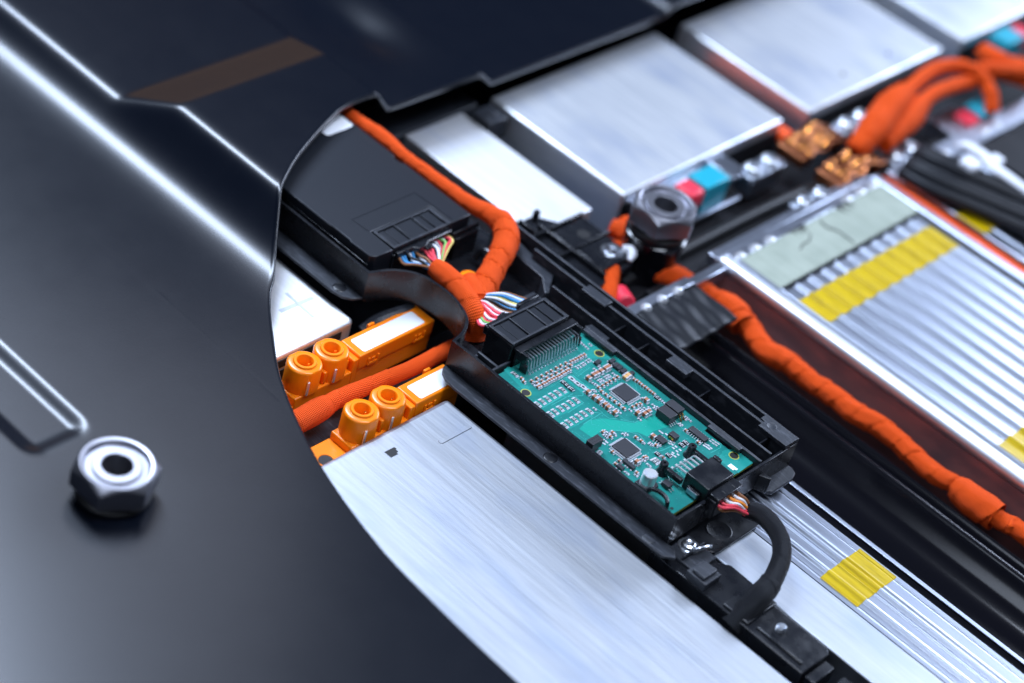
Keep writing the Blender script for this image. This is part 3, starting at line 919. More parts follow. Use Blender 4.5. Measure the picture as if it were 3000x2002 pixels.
patch([(-3.33, -4.29), (-3.33, -2.41), (-2.85, -2.35), (-2.77, -2.43), (-2.79, -4.25), (-3.27, -4.44)])
patch([(-2.52, -4.28), (-2.52, -2.44), (-2.02, -2.37), (-1.97, -3.50), (-2.02, -4.30)])
patch([(-1.71, -4.28), (-1.68, -2.48), (-1.17, -2.47), (-1.12, -3.42), (-1.16, -4.27)])
patch([(-3.55, -1.85), (-3.50, -1.35), (-2.50, -1.33), (-2.49, -1.89)])
patch([(-5.45, 0.92), (-5.43, 1.31), (-3.99, 1.54), (-1.69, 1.74), (-1.47, 1.49), (-3.14, 1.28), (-3.68, 0.66), (-3.88, 0.24), (-4.87, 0.27)])
patch([(-5.39, -3.40), (-5.60, -3.57), (-5.54, -3.90), (-4.14, -4.12), (-3.72, -3.95), (-4.16, -3.74), (-4.82, -3.65)])
patch([(3.78, 0.93), (3.96, 1.56), (5.05, 1.61), (5.11, 0.34), (4.91, 0.37), (4.00, 0.16)])


def trace(pts, wd=0.022):
    q = offset_path(pts, wd)
    n = len(pts)
    TR.add([(p[0], p[1], Z1 + 0.003) for p in pts] + [(p[0], p[1], Z1 + 0.003) for p in q], [(i, i + 1, n + i + 1, n + i) for i in range(n - 1)])


TR = MB()
rt = random.Random(3)
for k in range(30):                       # fan-out from the header
    y = -2.95 + k * 0.1
    trace([(-4.62, y), (-4.2 + 0.01 * k, y), (-3.95 + 0.012 * k, y - 0.18 + 0.012 * k), (-3.55 + 0.008 * k, y - 0.18 + 0.012 * k)], 0.02)
for k in range(9):                        # bundle beside the first chip
    trace([(-0.55 + 0.12 * k, 0.62 + 0.02 * k), (-0.50 + 0.12 * k, 0.85), (-0.70 + 0.12 * k, 1.08 - 0.03 * k)], 0.018)
for pts in ([(-1.29, -2.45), (-1.03, -2.14), (-0.62, -2.10), (-0.34, -1.76), (0.25, -1.26), (0.29, -0.68)],
            [(-0.04, -2.86), (-0.06, -2.64), (0.52, -1.98), (0.86, -1.71), (1.35, -1.82), (1.76, -1.79)],
            [(2.01, -2.08), (2.18, -1.56), (2.23, -1.05), (2.24, -0.69)],
            [(3.08, 1.10), (3.42, 1.16), (3.56, 0.93), (3.52, 0.28)],
            [(-3.63, -1.90), (-3.48, -1.37), (-2.50, -1.33), (-2.47, -1.91)],
            [(-2.87, -2.38), (-2.81, -4.23)], [(-2.69, -2.30), (-2.70, -3.77)], [(-2.45, -1.84), (-2.35, -2.00), (-2.77, -2.84)],
            [(-2.47, -2.36), (-2.00, -2.34), (-1.94, -3.49)], [(-1.56, -2.16), (-1.07, -2.07), (-1.03, -3.44)],
            [(-3.48, -0.22), (-3.37, -1.22)], [(-4.83, 0.18), (-3.63, 0.23), (-3.52, 0.48)], [(-3.92, 0.18), (-3.59, 0.19)]):
    trace(pts, 0.03)
for k in range(60):                       # short random runs
    x, y = rt.uniform(-3.3, 4.6), rt.uniform(-4.6, 1.1)
    if abs(x - 0.5) < 0.9 and y < -0.6: continue
    d = rt.choice(((1, 0), (0, 1), (0.7, 0.7), (0.7, -0.7)))
    L = rt.uniform(0.2, 0.7)
    trace([(x, y), (x + d[0] * L, min(1.15, y + d[1] * L)), (x + d[0] * L + 0.15, min(1.15, y + d[1] * L + 0.12))], 0.016)
tr = TR.build('trace', M_TRACE, pcb, smooth=0)
tr['kind'] = 'stuff'
VI = MB()
for k in range(220):
    x, y = rt.uniform(-5.2, 4.9), rt.uniform(-4.7, 1.1)
    VI.lathe((x, y, 0.002), [(0.012, 0.004), (0.028, 0.004)], 8)
vi = VI.build('via', M_TRACE, pcb, smooth=0); vi['kind'] = 'stuff'


# small parts
def chip_part(L, W, H, mats, cap=0.28, rise=0.0):
    """two-ended part lying along x: metal ends, body between"""
    mb = MB()
    e = L * cap / 2
    mb.box(-L / 2, -L / 2 + e, -W / 2, W / 2, 0, H, 1)
    mb.box(L / 2 - e, L / 2, -W / 2, W / 2, 0, H, 1)
    mb.box(-L / 2 + e, L / 2 - e, -W / 2 + 0.003, W / 2 - 0.003, 0, H + rise, 0)
    mb.box(-L / 2 - 0.03, -L / 2 + e, -W / 2 - 0.01, W / 2 + 0.01, 0, 0.012, 1)
    mb.box(L / 2 - e, L / 2 + 0.03, -W / 2 - 0.01, W / 2 + 0.01, 0, 0.012, 1)
    return mb.mesh('chip', mats, smooth=0)


ME_CAP = chip_part(0.20, 0.115, 0.11, [M_CERAM, M_TIN], 0.5)
ME_CAPB = chip_part(0.27, 0.20, 0.19, [M_CERAM, M_TIN], 0.42)
ME_TAN = chip_part(0.30, 0.20, 0.17, [M_TAN, M_TIN], 0.4)
ME_RES = chip_part(0.17, 0.09, 0.045, [M_CHIP, M_TIN], 0.75)


def boxed_res(L, W):
    mb = MB()
    mb.box(-L / 2, L / 2, -W / 2, W / 2, 0, 0.05, 1)
    mb.box(-L / 2 + 0.05, L / 2 - 0.05, -W / 2 + 0.005, W / 2 - 0.005, 0.051, 0.062, 0)
    q = L / 2 - 0.07
    mb.box(-q, q, -W / 2 + 0.02, -W / 2 + 0.032, 0.063, 0.066, 2); mb.box(-q, q, W / 2 - 0.032, W / 2 - 0.02, 0.063, 0.066, 2)
    for k in (-1, 0, 1):
        mb.box(k * 0.04 - 0.008, k * 0.04 + 0.008, -0.022, 0.022, 0.063, 0.066, 2)
    mb.box(-L / 2 - 0.06, -L / 2 + 0.02, -W / 2 - 0.012, W / 2 + 0.012, 0.004, 0.02, 1); mb.box(L / 2 - 0.02, L / 2 + 0.06, -W / 2 - 0.012, W / 2 + 0.012, 0.004, 0.02, 1)
    return mb.mesh('resistor', [M_CHIP, M_TIN, M_SILK], smooth=0)


ME_RBX = boxed_res(0.30, 0.17)
mb = MB(); mb.box(-0.10, 0.10, -0.17, 0.17, 0.02, 0.15, 0)
for sx, sy in ((-1, 0.1), (-1, -0.1), (1, 0)):
    mb.box(sx * 0.10 if sx > 0 else -0.19, 0.19 if sx > 0 else -0.10, sy - 0.035, sy + 0.035, 0.0, 0.03, 1)
ME_SOT = mb.mesh('transistor', [M_CHIP, M_TIN], smooth=0)
mb = MB(); mb.box(-0.07, 0.07, -0.045, 0.045, 0.003, 0.016); ME_PADS = mb.mesh('solder_pad', [M_TIN], smooth=0)
mb = MB(); mb.box(-0.11, 0.11, -0.11, 0.11, 0.0, 0.06, 0); mb.box(-0.15, -0.11, -0.09, 0.09, 0, 0.04, 1); mb.box(0.11, 0.15, -0.09, 0.09, 0, 0.04, 1)
mb.box(-0.06, 0.06, -0.06, -0.045, 0.061, 0.064, 2); mb.box(-0.06, 0.06, 0.045, 0.06, 0.061, 0.064, 2); mb.box(-0.06, -0.045, -0.044, 0.044, 0.061, 0.064, 2)
ME_DIO = mb.mesh('diode', [M_CHIP, M_TIN, M_SILK], smooth=0)
mb = MB(); mb.box(-0.13, 0.13, -0.11, 0.11, 0.0, 0.05, 0); mb.box(-0.19, -0.13, -0.09, 0.09, 0, 0.04, 1); mb.box(0.13, 0.19, -0.09, 0.09, 0, 0.04, 1)
mb.box(-0.07, 0.07, -0.05, 0.05, 0.051, 0.054, 2)
ME_RSQ = mb.mesh('resistor', [M_TIN, M_TIN, M_CHIP], smooth=0)

ROT = {0: 0.0, 1: math.pi / 2}


def put(name, me, pts, rot=0, jit=0.03):
    for x, y in pts:
        if y > 1.12: continue
        piece(name, me, (x, y, 0.0045), pcb, ROT[rot] + rt.uniform(-jit, jit))


put('capacitor', ME_CAP, [(-4.25, -3.40), (-4.25, -3.06), (-4.24, -2.72), (-4.24, -2.38), (-4.23, -2.07), (-4.24, -1.71), (-4.24, -1.40), (-4.23, -1.06), (-4.18, -0.76), (-4.17, -0.58), (-4.17, -0.40), (-4.16, -0.20), (-4.17, -0.02), (-4.16, 0.17), (-4.03, -3.28), (-4.01, -2.97), (-4.02, -2.62), (-4.01, -2.30), (-4.01, -1.97), (-4.00, -1.62), (-4.01, -1.29), (-4.02, -0.98), (-3.84, -3.44), (-3.83, -3.30), (-3.83, -3.09), (-3.82, -2.94), (-3.83, -2.76), (-3.83, -2.60), (-3.83, -2.44), (-3.83, -2.28), (-3.81, -2.10), (-3.81, -1.94), (-3.83, -1.76), (-3.82, -1.62), (-3.84, -1.44), (-3.82, -1.28), (-4.65, -3.67), (-4.44, -3.75)], 0)
put('resistor', ME_RES, [(-3.79, -0.80), (-3.77, -0.61), (-3.78, -0.41), (-3.79, -0.26), (-3.81, -0.03), (-3.81, 0.15), (-4.09, -3.46), (-4.11, -3.30), (-5.09, 0.75), (-4.94, 0.74), (-4.76, 0.71), (-4.61, 0.70), (-4.46, 0.69), (-4.53, 1.01)], 0)
put('resistor', ME_RBX, [(-5.04, -3.71), (-3.08, -2.55), (-3.08, -2.91), (-3.09, -3.26), (-3.08, -3.62), (-3.07, -3.97), (-3.05, -4.30), (-2.28, -2.54), (-2.28, -2.90), (-2.27, -3.26), (-2.29, -3.60), (-2.29, -3.96), (-2.28, -4.27), (-1.44, -2.54), (-1.47, -2.90), (-1.46, -3.25), (-1.45, -3.59), (-1.45, -3.95), (-1.43, -4.26)], 0, 0.01)
put('diode', ME_DIO, [(-3.41, -2.13), (-3.21, -2.15), (-2.91, -2.15)], 0)
put('resistor', ME_RSQ, [(-3.37, -1.61), (-3.01, -1.62), (-2.70, -1.56)], 0)
put('capacitor', ME_CAPB, [(-2.93, -0.94), (-2.94, -0.58), (-2.93, -0.35), (-2.93, -0.05), (-2.94, 0.27), (-2.94, 0.48), (-2.29, -1.70), (-1.90, -1.70), (-1.61, -1.68), (-1.27, -1.66), (-1.07, -1.68), (-0.66, -1.67)], 0)
put('resistor', ME_RES, [(-2.59, -0.94), (-2.48, -0.89), (-2.56, -0.60), (-2.57, -0.48), (-2.54, -0.38), (-2.56, -0.14), (-2.57, 0.01), (-2.55, 0.13), (-2.52, 0.40), (-3.22, -0.14), (-3.21, 0.17), (-1.90, -1.36), (-1.79, -1.39), (-1.69, -1.36), (-1.58, -1.38), (-1.40, -1.75), (-1.34, -1.37), (-1.23, -1.39), (-1.07, -1.38), (-0.88, -1.77), (-0.79, -1.34), (-0.62, -1.37), (-1.41, -2.21), (-2.27, -1.33), (-2.23, -1.27), (-2.40, -1.76)], 0)
put('capacitor', ME_CAP, [(-2.25, -0.98), (-2.24, -0.71), (-2.25, -0.43), (-2.25, -0.18), (-2.25, 0.11), (-2.25, 0.37), (-2.00, -1.06), (-1.73, -1.05), (-1.47, -1.04), (-1.19, -1.04), (-0.92, -1.02), (-0.65, -1.04), (-1.69, 0.93)], 0)
put('capacitor', ME_CAP, [(-1.54, 0.98), (-1.37, 0.97), (-1.20, 0.96), (-1.04, 0.99), (-0.87, 0.98), (-0.70, 0.98), (-0.54, 0.98), (-0.56, 0.24), (-0.47, -0.31), (-0.41, -0.12), (-0.48, -0.59), (-0.13, -3.09), (0.13, -2.73), (0.27, -3.02), (0.96, -2.03), (1.25, -2.01), (0.98, -3.71), (1.54, -3.87), (2.05, -3.11), (2.07, -2.62), (2.03, -2.72), (1.81, -1.62), (2.54, -1.97), (1.58, -4.17), (2.49, -3.77), (2.79, 0.25), (1.96, 0.36), (2.52, -1.97), (2.97, -2.86), (3.01, -2.96)], 0)
put('capacitor', ME_CAPB, [(-0.42, 0.28), (-0.05, -0.76), (0.17, -0.51), (0.17, -0.23), (2.05, -3.28), (1.38, -1.34)], 0)
put('resistor', ME_RES, [(-0.43, -0.83), (-0.22, -0.58), (-0.19, -0.45), (-0.20, -0.32), (-0.05, -0.31), (-0.11, -0.14), (-0.03, 0.08), (0.22, -0.91), (-0.19, -0.54), (-0.04, 0.39), (0.18, 0.45), (0.15, 0.27), (0.25, 0.29), (-0.27, 1.25), (-0.08, 1.28), (-0.06, 0.99), (0.07, 0.97), (-0.06, 1.18), (1.39, 0.97), (1.45, 1.16), (1.43, 1.35), (1.58, 1.10), (1.37, 1.12), (1.50, 0.43), (1.53, 0.53), (1.93, 1.19), (2.14, 1.18), (-0.13, -2.91), (0.11, -3.06), (0.27, -3.42), (0.27, -2.72), (0.04, -3.18), (0.15, -3.18), (0.04, -2.91), (1.34, -1.96), (2.03, -2.90), (2.12, -2.83), (1.57, -1.69), (1.67, -1.74), (2.25, -4.14), (2.18, -4.16), (2.56, -3.90), (0.63, -4.13), (0.66, -4.26), (1.92, -3.31), (1.92, -3.40), (1.59, -1.79), (1.86, -1.45), (2.42, -2.88), (2.49, -2.89), (2.05, -3.36), (2.11, -3.27), (0.54, -2.21), (0.48, -2.35)], 0)
put('capacitor', ME_TAN, [(-2.02, 0.65), (-2.04, 0.87)], 0)
put('transistor', ME_SOT, [(-3.45, 0.29), (-3.13, 0.95), (-2.84, 0.90), (-2.62, 0.91), (-2.36, 0.90), (-2.04, 1.09)], 0)
put('transistor', ME_SOT, [(1.78, -3.70), (1.85, -4.18), (2.10, -3.70)], 1)
put('diode', ME_DIO, [(-0.28, 0.96), (2.45, -0.53), (2.46, -0.25), (2.22, -1.97), (2.56, -1.60)], 0)
put('resistor', ME_RBX, [(2.46, -2.49), (2.48, -2.31), (2.54, 1.14)], 0)
put('solder_pad', ME_PADS, [(1.28, -0.70), (1.40, -0.69), (1.58, -0.59), (2.05, -0.94), (2.17, -0.88), (2.01, -0.79), (2.12, -0.71), (2.36, -1.02), (2.36, -0.84), (2.59, -1.04), (2.61, -0.84), (2.55, -1.28), (2.76, -1.38), (2.76, -1.17), (2.50, -0.54), (2.61, -1.40), (3.03, 0.86), (3.05, 1.02), (3.20, 0.86), (3.22, 1.02), (3.36, 0.88), (3.35, 1.05), (3.06, 0.37), (3.03, 0.51), (3.18, 0.39), (3.17, 0.55), (3.32, 0.39), (3.35, 0.52), (0.26, -3.61), (0.23, -3.40), (0.39, -3.40), (0.39, -3.58), (0.10, -2.82), (0.10, -2.64), (0.21, -2.64)], 0)
mb = MB(); x, y = (4.74, 0.37); mb.box(x - 0.22, x + 0.12, y - 0.1, y + 0.16, 0.004, 0.008); mb.box(x + 0.13, x + 0.2, y + 0.02, y + 0.16, 0.004, 0.008); mb.build('silk_print', M_SILK, pcb)


def leads(mb, x0, x1, y0, y1, n, side, L=0.16):
    """gull-wing leads on one side of a chip"""
    for k in range(n):
        f = (k + 0.5) / n
        if side in 'ew':
            y = y0 + (y1 - y0) * f; s = 1 if side == 'e' else -1; x = x1 if side == 'e' else x0
            a, b = sorted((x, x + s * L * 0.5)); mb.box(a, b, y - 0.018, y + 0.018, 0.05, 0.075)
            a, b = sorted((x + s * L * 0.5, x + s * L)); mb.box(a, b, y - 0.018, y + 0.018, 0.003, 0.03)
        else:
            x = x0 + (x1 - x0) * f; s = 1 if side == 'n' else -1; y = y1 if side == 'n' else y0
            a, b = sorted((y, y + s * L * 0.5)); mb.box(x - 0.018, x + 0.018, a, b, 0.05, 0.075)
            a, b = sorted((y + s * L * 0.5, y + s * L)); mb.box(x - 0.018, x + 0.018, a, b, 0.003, 0.03)


def ic(x, y, wx, wy, h, sides, n, name='microchip', z=0.04):
    mb = MB()
    mb.box(x - wx / 2, x + wx / 2, y - wy / 2, y + wy / 2, z, z + h)
    o = mb.build(name, M_CHIP, pcb, bevel=0.02)
    if sides:
        mb = MB()
        for s in sides:
            leads(mb, x - wx / 2, x + wx / 2, y - wy / 2, y + wy / 2, n, s)
        mb.build('leads', M_TIN, o, smooth=0)
    mb = MB(); mb.lathe((x - wx / 2 + 0.1, y + wy / 2 - 0.1, z + h + 0.001), [(0, 0.002), (0.035, 0.002)], 10); mb.build('pin_mark', M_RUBBER, o)
    return o


ic(-1.31, -0.18, 0.92, 0.92, 0.10, 'nsew', 16)
ic(1.17, -3.03, 0.92, 0.92, 0.10, 'nsew', 16)
ic(2.46, 0.62, 1.00, 0.36, 0.13, 'ns', 8)
ic(1.72, -1.18, 0.50, 0.36, 0.12, 'ns', 4)
ic(0.84, 0.20, 0.80, 0.56, 0.40, 'e', 4, 'coupler')
ic(0.78, 0.82, 0.80, 0.50, 0.40, '', 0, 'coupler')
o = ic(1.92, -0.54, 0.42, 0.34, 0.22, '', 0, 'tantalum_capacitor')
mb = MB(); mb.box(1.78, 2.06, -0.722, -0.712, 0.08, 0.18); mb.build('gold_band', M_GOLD, o)
ic(3.79, -3.25, 0.42, 0.32, 0.20, 'ew', 2)
for k in (0, 1):
    mb = MB(); y = 0.70 + 0.2 * k; mb.tube([(1.18, y, 0.25), (1.27, y, 0.24), (1.30, y, 0.12), (1.42, y, 0.03)], 0.035, 6); mb.build('gold_lead', M_GOLD, pcb)
# socket strip
mb = MB(); mb.box(0.12, 0.52, -4.72, -4.00, 0.18, 0.62); mb.box(0.18, 0.46, -4.60, -4.1, 0.0, 0.18); o = mb.build('socket_strip', M_CHIP, pcb, bevel=0.02)
for k in range(5):
    for q in (0, 1):
        mb = MB(); mb.box(0.19 + 0.17 * q, 0.28 + 0.17 * q, -4.65 + 0.13 * k, -4.57 + 0.13 * k, 0.621, 0.624); mb.build('contact_hole', M_RUBBER, o)
for k in range(5):
    piece('solder_pad', ME_PADS, (0.64, -4.6 + 0.13 * k, 0.0045), pcb)
# electrolytic capacitor
mb = MB(); mb.prism([(2.82, -4.32), (3.52, -4.32), (3.62, -4.2), (3.62, -3.62), (3.5, -3.5), (2.82, -3.5)], 0.005, 0.10); o = mb.build('electrolytic_capacitor', M_CHIP, pcb, bevel=0.02)
mb = MB(); mb.lathe((3.2, -3.92, 0.1), [(0.0, 0.62), (0.30, 0.62), (0.335, 0.59), (0.34, 0.10), (0.31, 0.06), (0.34, 0.0)], 32); mb.build('can', M_CAN, o)
mb = MB(); mb.prism([(3.2 + 0.29 * math.cos(a), -3.92 + 0.29 * math.sin(a)) for a in lin(-2.75, 0.35, 12)], 0.7205, 0.724); mb.build('stripe', M_MARK, o)

# pin header under the plug
mb = MB()
mb.box(-5.62, -5.48, -3.30, 0.62, 0.005, 0.95); mb.box(-5.479, -4.95, -3.30, -3.14, 0.45, 0.95); mb.box(-5.479, -4.95, 0.46, 0.62, 0.45, 0.95); mb.box(-5.70, -5.30, -3.36, 0.66, 0.80, 0.96)
mb.prism([(-5.2, -3.29), (-4.75, -3.29), (-4.85, -3.15), (-5.2, -3.15)], 0.005, 0.44); mb.prism([(-5.2, 0.46), (-4.75, 0.46), (-4.85, 0.62), (-5.2, 0.62)], 0.005, 0.44)
for k in range(6):
    mb.box(-5.72, -5.62, -3.0 + k * 0.68, -2.95 + k * 0.68, 0.5, 0.9)
hd = mb.build('pin_header', M_BLACK, pcb, bevel=0.02)
for row, (zb, xb) in enumerate(((0.76, -4.80), (0.50, -4.98))):
    mb = MB()
    mb.tube([(-5.5, 0, zb), (xb - 0.12, 0, zb), (xb - 0.03, 0, zb - 0.03), (xb + 0.01, 0, zb - 0.13), (xb + 0.10, 0, 0.02)], 0.027, 6, step=0.08)
    mb.lathe((xb + 0.10, 0, 0.004), [(0.0, 0.06), (0.035, 0.05), (0.06, 0.0)], 8)
    pm = mb.mesh('pin', [M_ZINC])
    for k in range(17):
        piece('pin', pm, (0, -3.06 + 0.205 * k + (0.10 if row else 0), 0), hd)

# small connector at the end of the board
sc_ = MB()
sc_.box(4.17, 5.48, -2.66, -0.84, 0.005, 0.88)
sc_.box(3.0, 4.169, -2.86, -2.64, 0.20, 0.48); sc_.box(3.0, 4.169, -0.86, -0.64, 0.20, 0.48)
sc_.box(4.5, 5.2, -2.80, -2.661, 0.05, 0.4)
sc_.box(4.2, 4.62, -0.83, -0.62, 0.3, 0.92)
cn = sc_.build('wire_connector', M_BLACK, pcb, bevel=0.035)
for y in (-2.75, -0.75):
    mb = MB(); mb.lathe((3.08, y, 0.005), [(0.06, 0.35), (0.06, 0.62), (0.17, 0.62), (0.19, 0.60), (0.21, 0.25), (0.30, 0.0)], 20); mb.build('post', M_BLACK, cn)
    mb = MB(); mb.disc((3.08, y, 0.4), 0.062, 12); mb.build('post_hole', M_RUBBER, cn)
mb = MB(); mb.tube([(4.3, 0, 0.56), (3.75, 0, 0.56), (3.5, 0, 0.52), (3.35, 0, 0.2), (3.25, 0, 0.02)], 0.045, 6, step=0.1); mb.box(3.1, 3.3, -0.07, 0.07, 0.003, 0.02)
pm = mb.mesh('pin', [M_CAN])
for k in range(5):
    piece('pin', pm, (0, -2.35 + 0.30 * k, 0), cn)
mb = MB(); mb.box(4.55, 5.1, -2.83, -2.801, 0.1, 0.34); mb.build('label_patch', M_MARK, cn)

# ================================================================ orange terminal connectors
def octo(cx, cy, r, f, n=40):
    """round outline with flats towards +-x"""
    out = []
    for i in range(n):
        a = 2 * math.pi * i / n
        x, y = r * math.cos(a), r * math.sin(a)
        out.append((cx + max(-f, min(f, x)), cy + y))
    return out


def terminal(dx, label, end):
    t = thing('terminal_connector', (-11.5 + dx, -9, -3.4), label, 'connector', 'orange terminal connectors')
    X0, X1 = -12.14 + dx, -10.82 + dx
    mb = MB()
    mb.box(X0, X1, -7.55, end, -2.35, -1.50)                        # long housing
    mb.box(X0 + 0.06, X1 - 0.06, -7.55, end, -3.4, -2.351)
    mb.prism([(X0, -7.56), (X1, -7.56), (X1 + 0.0, -7.9), (X0, -7.9)], -3.4, -1.62)
    mb.box(X0 - 0.02, X1 + 0.02, -11.45, -7.901, -3.4, -2.25)
    mb.box(X0 + 0.05, X1 - 0.05, -9.7, -9.5, -2.249, -1.55)
    mb.box(X0 + 0.25, X1 - 0.25, -8.2, -7.91, -2.249, -1.75)
    body = mb.build('body', M_ORANGE, t, bevel=0.07, seg=3)
    mb = MB()
    mb.prism(rrect(X0 - 0.02, X1 + 0.02, -13.4, -11.46, 0.3, 5, (1, 0, 0, 1)), -3.0, -2.65)
    fl = mb.build('mounting_flange', M_ORANGE, t, bevel=0.05)
    mb = MB(); mb.lathe((-11.15 + dx, -12.6, -2.648), [(0.0, 0.006), (0.34, 0.006)], 24); mb.build('flange_hole', M_RUBBER, fl)
    mb = MB(); mb.lathe((-11.15 + dx, -12.6, -2.641), [(0.34, 0.0), (0.36, 0.03), (0.44, 0.03), (0.46, 0.0)], 24); mb.build('hole_rim', M_ORANGE, fl)
    for cy in (-10.50, -8.84):
        cx = -11.50 + dx
        n = 40
        v, f = [], []
        rings = []
        for r, fl_, z in ((0.37, 9, -1.95), (0.37, 9, -0.90), (0.40, 9, -0.86), (0.51, 9, -0.86), (0.54, 9, -0.89), (0.55, 9, -0.95), (0.72, 0.69, -0.96), (0.79, 0.745, -1.0), (0.82, 0.765, -1.08), (0.83, 0.775, -2.3)):
            rings.append([(cx + max(-fl_, min(fl_, r * math.cos(2 * math.pi * i / n))), cy + r * math.sin(2 * math.pi * i / n), z) for i in range(n)])
        m = len(rings)
        mb = MB()
        mb.add([rings[k][i] for i in range(n) for k in range(m)], [(i * m + k, i * m + k + 1, ((i + 1) % n) * m + k + 1, ((i + 1) % n) * m + k) for i in range(n) for k in range(m - 1)])
        so = mb.build('socket', M_ORANGE, t, smooth=40)
        mb = MB(); mb.disc((cx, cy, -1.9), 0.41, 24); mb.build('socket_floor', M_RUBBER, so)
        mb = MB(); mb.box(cx + 0.12, cx + 0.17, cy + 0.05, cy + 0.16, -1.85, -1.0); mb.build('contact', M_ORANGE if dx == 0 else M_GOLD, so, bevel=0.01)
        mb = MB(); mb.box(cx + 0.74, cx + 0.82, cy - 0.42, cy - 0.30, -2.2, -1.42); mb.build('metal_clip', M_CAN, so, bevel=0.02)
    mb = MB(); mb.prism(rrect(X0 + 0.24, X1 - 0.13, -7.18, -3.15, 0.12), -1.498, -1.485); mb.build('paper_label', M_LABEL, t)
    for y in (-6.6, -3.55):
        mb = MB()
        mb.box(X1 + 0.001, X1 + 0.07, y - 0.36, y + 0.36, -2.30, -2.15); mb.box(X1 + 0.001, X1 + 0.07, y - 0.36, y - 0.24, -2.149, -1.85); mb.box(X1 + 0.001, X1 + 0.07, y + 0.24, y + 0.36, -2.149, -1.85)
        mb.box(X1 + 0.001, X1 + 0.06, y - 0.12, y + 0.12, -2.10, -1.90)
        mb.build('latch', M_ORANGE, t, bevel=0.02)
    mb = MB(); mb.box(X0 - 0.16, X0 - 0.02, -5.7, -5.3, -1.75, -1.45); mb.build('side_hook', M_ORANGE, t, bevel=0.04)
    return t


terminal(0.0, 'orange twin-socket connector with a half-shaded white label, next to the plus-marked module', -2.6)
terminal(3.72, 'orange twin-socket connector with a white label, tucked against the black-slotted plate', -4.5)

# black floor and dark clutter under the connectors
mb = MB()
mb.box(-12.2, -6.9, -14.5, -11.0, -4.2, -3.45); mb.box(-10.7, -8.6, -11.0, 0, -4.2, -3.5); mb.box(-12.9, -12.2, -8.0, 1, -4.6, -2.7)
mb.tube([(-12.7, -5.4, -2.4), (-12.5, -4.6, -1.9), (-12.2, -3.2, -1.75), (-12.0, -1.5, -2.2)], 0.35, 10)
o = tag(mb.build('bay_floor', M_SCUFF, org=(-10, -9, -4.2), bevel=0.05), kind='structure')

# ================================================================ taped cables
t = thing('taped_cable', (-9.6, -8, -2.7), 'short orange cloth-taped cable lying between the two orange connectors', 'cable')
mb = MB(); mb.tube([(-9.75, -14.2, -2.35), (-9.68, -12.4, -2.3), (-9.74, -10.9, -2.25), (-9.76, -9.6, -2.2), (-9.62, -7.6, -2.2), (-9.46, -5.4, -2.2), (-9.46, -3.5, -2.2), (-9.5, -1.0, -2.3)],
                   [0.40, 0.40, 0.42, 0.40, 0.37, 0.36, 0.36, 0.36], 24, 0.05, (1.9, 0.10), 0.05)
mb.build('taped_sleeve', M_TAPE, t, smooth=50)
mb = MB(); mb.tube([(-9.70, -12.55, -2.3), (-9.69, -12.4, -2.28), (-9.72, -11.0, -2.24), (-9.75, -10.45, -2.22)], [0.50, 0.56, 0.56, 0.50], 28, 0.05, None, 0.06, caps=False)
mb.build('tape_end', M_TAPE, t, smooth=50)

t = thing('taped_harness', (-10, 0, -1.0), 'thick orange cloth-taped harness beside the black control unit, branching to two plugs', 'cable harness')
mb = MB()
mb.tube([(-26.5, 2.75, 0.75), (-24, 2.70, 0.78), (-22.3, 2.68, 0.82), (-20.7, 2.80, 0.84), (-18.9, 2.68, 0.84), (-16.5, 2.72, 0.84), (-14.6, 2.80, 0.84), (-13.6, 3.06, 0.84), (-12.7, 3.2, 0.80), (-11.85, 2.72, 0.72), (-11.2, 1.85, 0.58), (-10.72, 0.8, 0.40), (-10.15, -0.4, 0.15), (-9.55, -1.5, -0.2), (-9.0, -2.05, -0.7), (-8.7, -2.2, -1.3)],
        [0.30, 0.31, 0.32, 0.36, 0.30, 0.33, 0.36, 0.42, 0.54, 0.60, 0.60, 0.56, 0.60, 0.62, 0.62, 0.55], 28, 0.06, (1.05, 0.11), 0.06, seed=1)
mb.build('taped_trunk', M_TAPE, t, smooth=50)
mb = MB()
mb.tube([(-12.25, -1.75, 0.35), (-11.6, -1.78, 0.38), (-10.7, -1.85, 0.36), (-9.6, -2.1, 0.26), (-9.0, -2.22, -0.05), (-8.7, -2.2, -0.7)], [0.44, 0.50, 0.50, 0.48, 0.50, 0.45], 26, 0.05, (1.7, 0.09), 0.06, seed=2)
mb.build('taped_branch', M_TAPE, t, smooth=50)
mb = MB(); mb.tube([(-10.9, -0.75, 0.1), (-10.2, -1.2, 0.15), (-9.5, -1.55, 0.15)], [0.45, 0.58, 0.5], 24, 0.05, None, 0.1); mb.build('taped_joint', M_TAPE, t, smooth=50)
rw = random.Random(11)
# wires from the control unit's plug into the branch
C1 = ['brown', 'blue', 'blue', 'black', 'white', 'blue', 'brown', 'white', 'black', 'red', 'red', 'red', 'white', 'black', 'white', 'red', 'green', 'white', 'red', 'yellow']
for k, c in enumerate(C1):
    f = k / (len(C1) - 1)
    y0 = -2.95 + 3.3 * f
    zz = rw.uniform(0.25, 0.65)
    a = R_(200 - 220 * f)
    pts = [(-13.5, y0, 0.5), (-13.15, y0, zz - 0.05), (-12.75, y0 * 0.62 - 0.68 + rw.uniform(-.12, .12), zz), (-12.1, -1.75 + 0.33 * math.cos(a), 0.36 + 0.30 * abs(math.sin(a)) * rw.uniform(.3, 1)), (-11.5, -1.78 + 0.3 * math.cos(a), 0.38)]
    mb = MB(); mb.tube(pts, 0.066, 8, 0.1); mb.build('wire', WIRE[c], t)
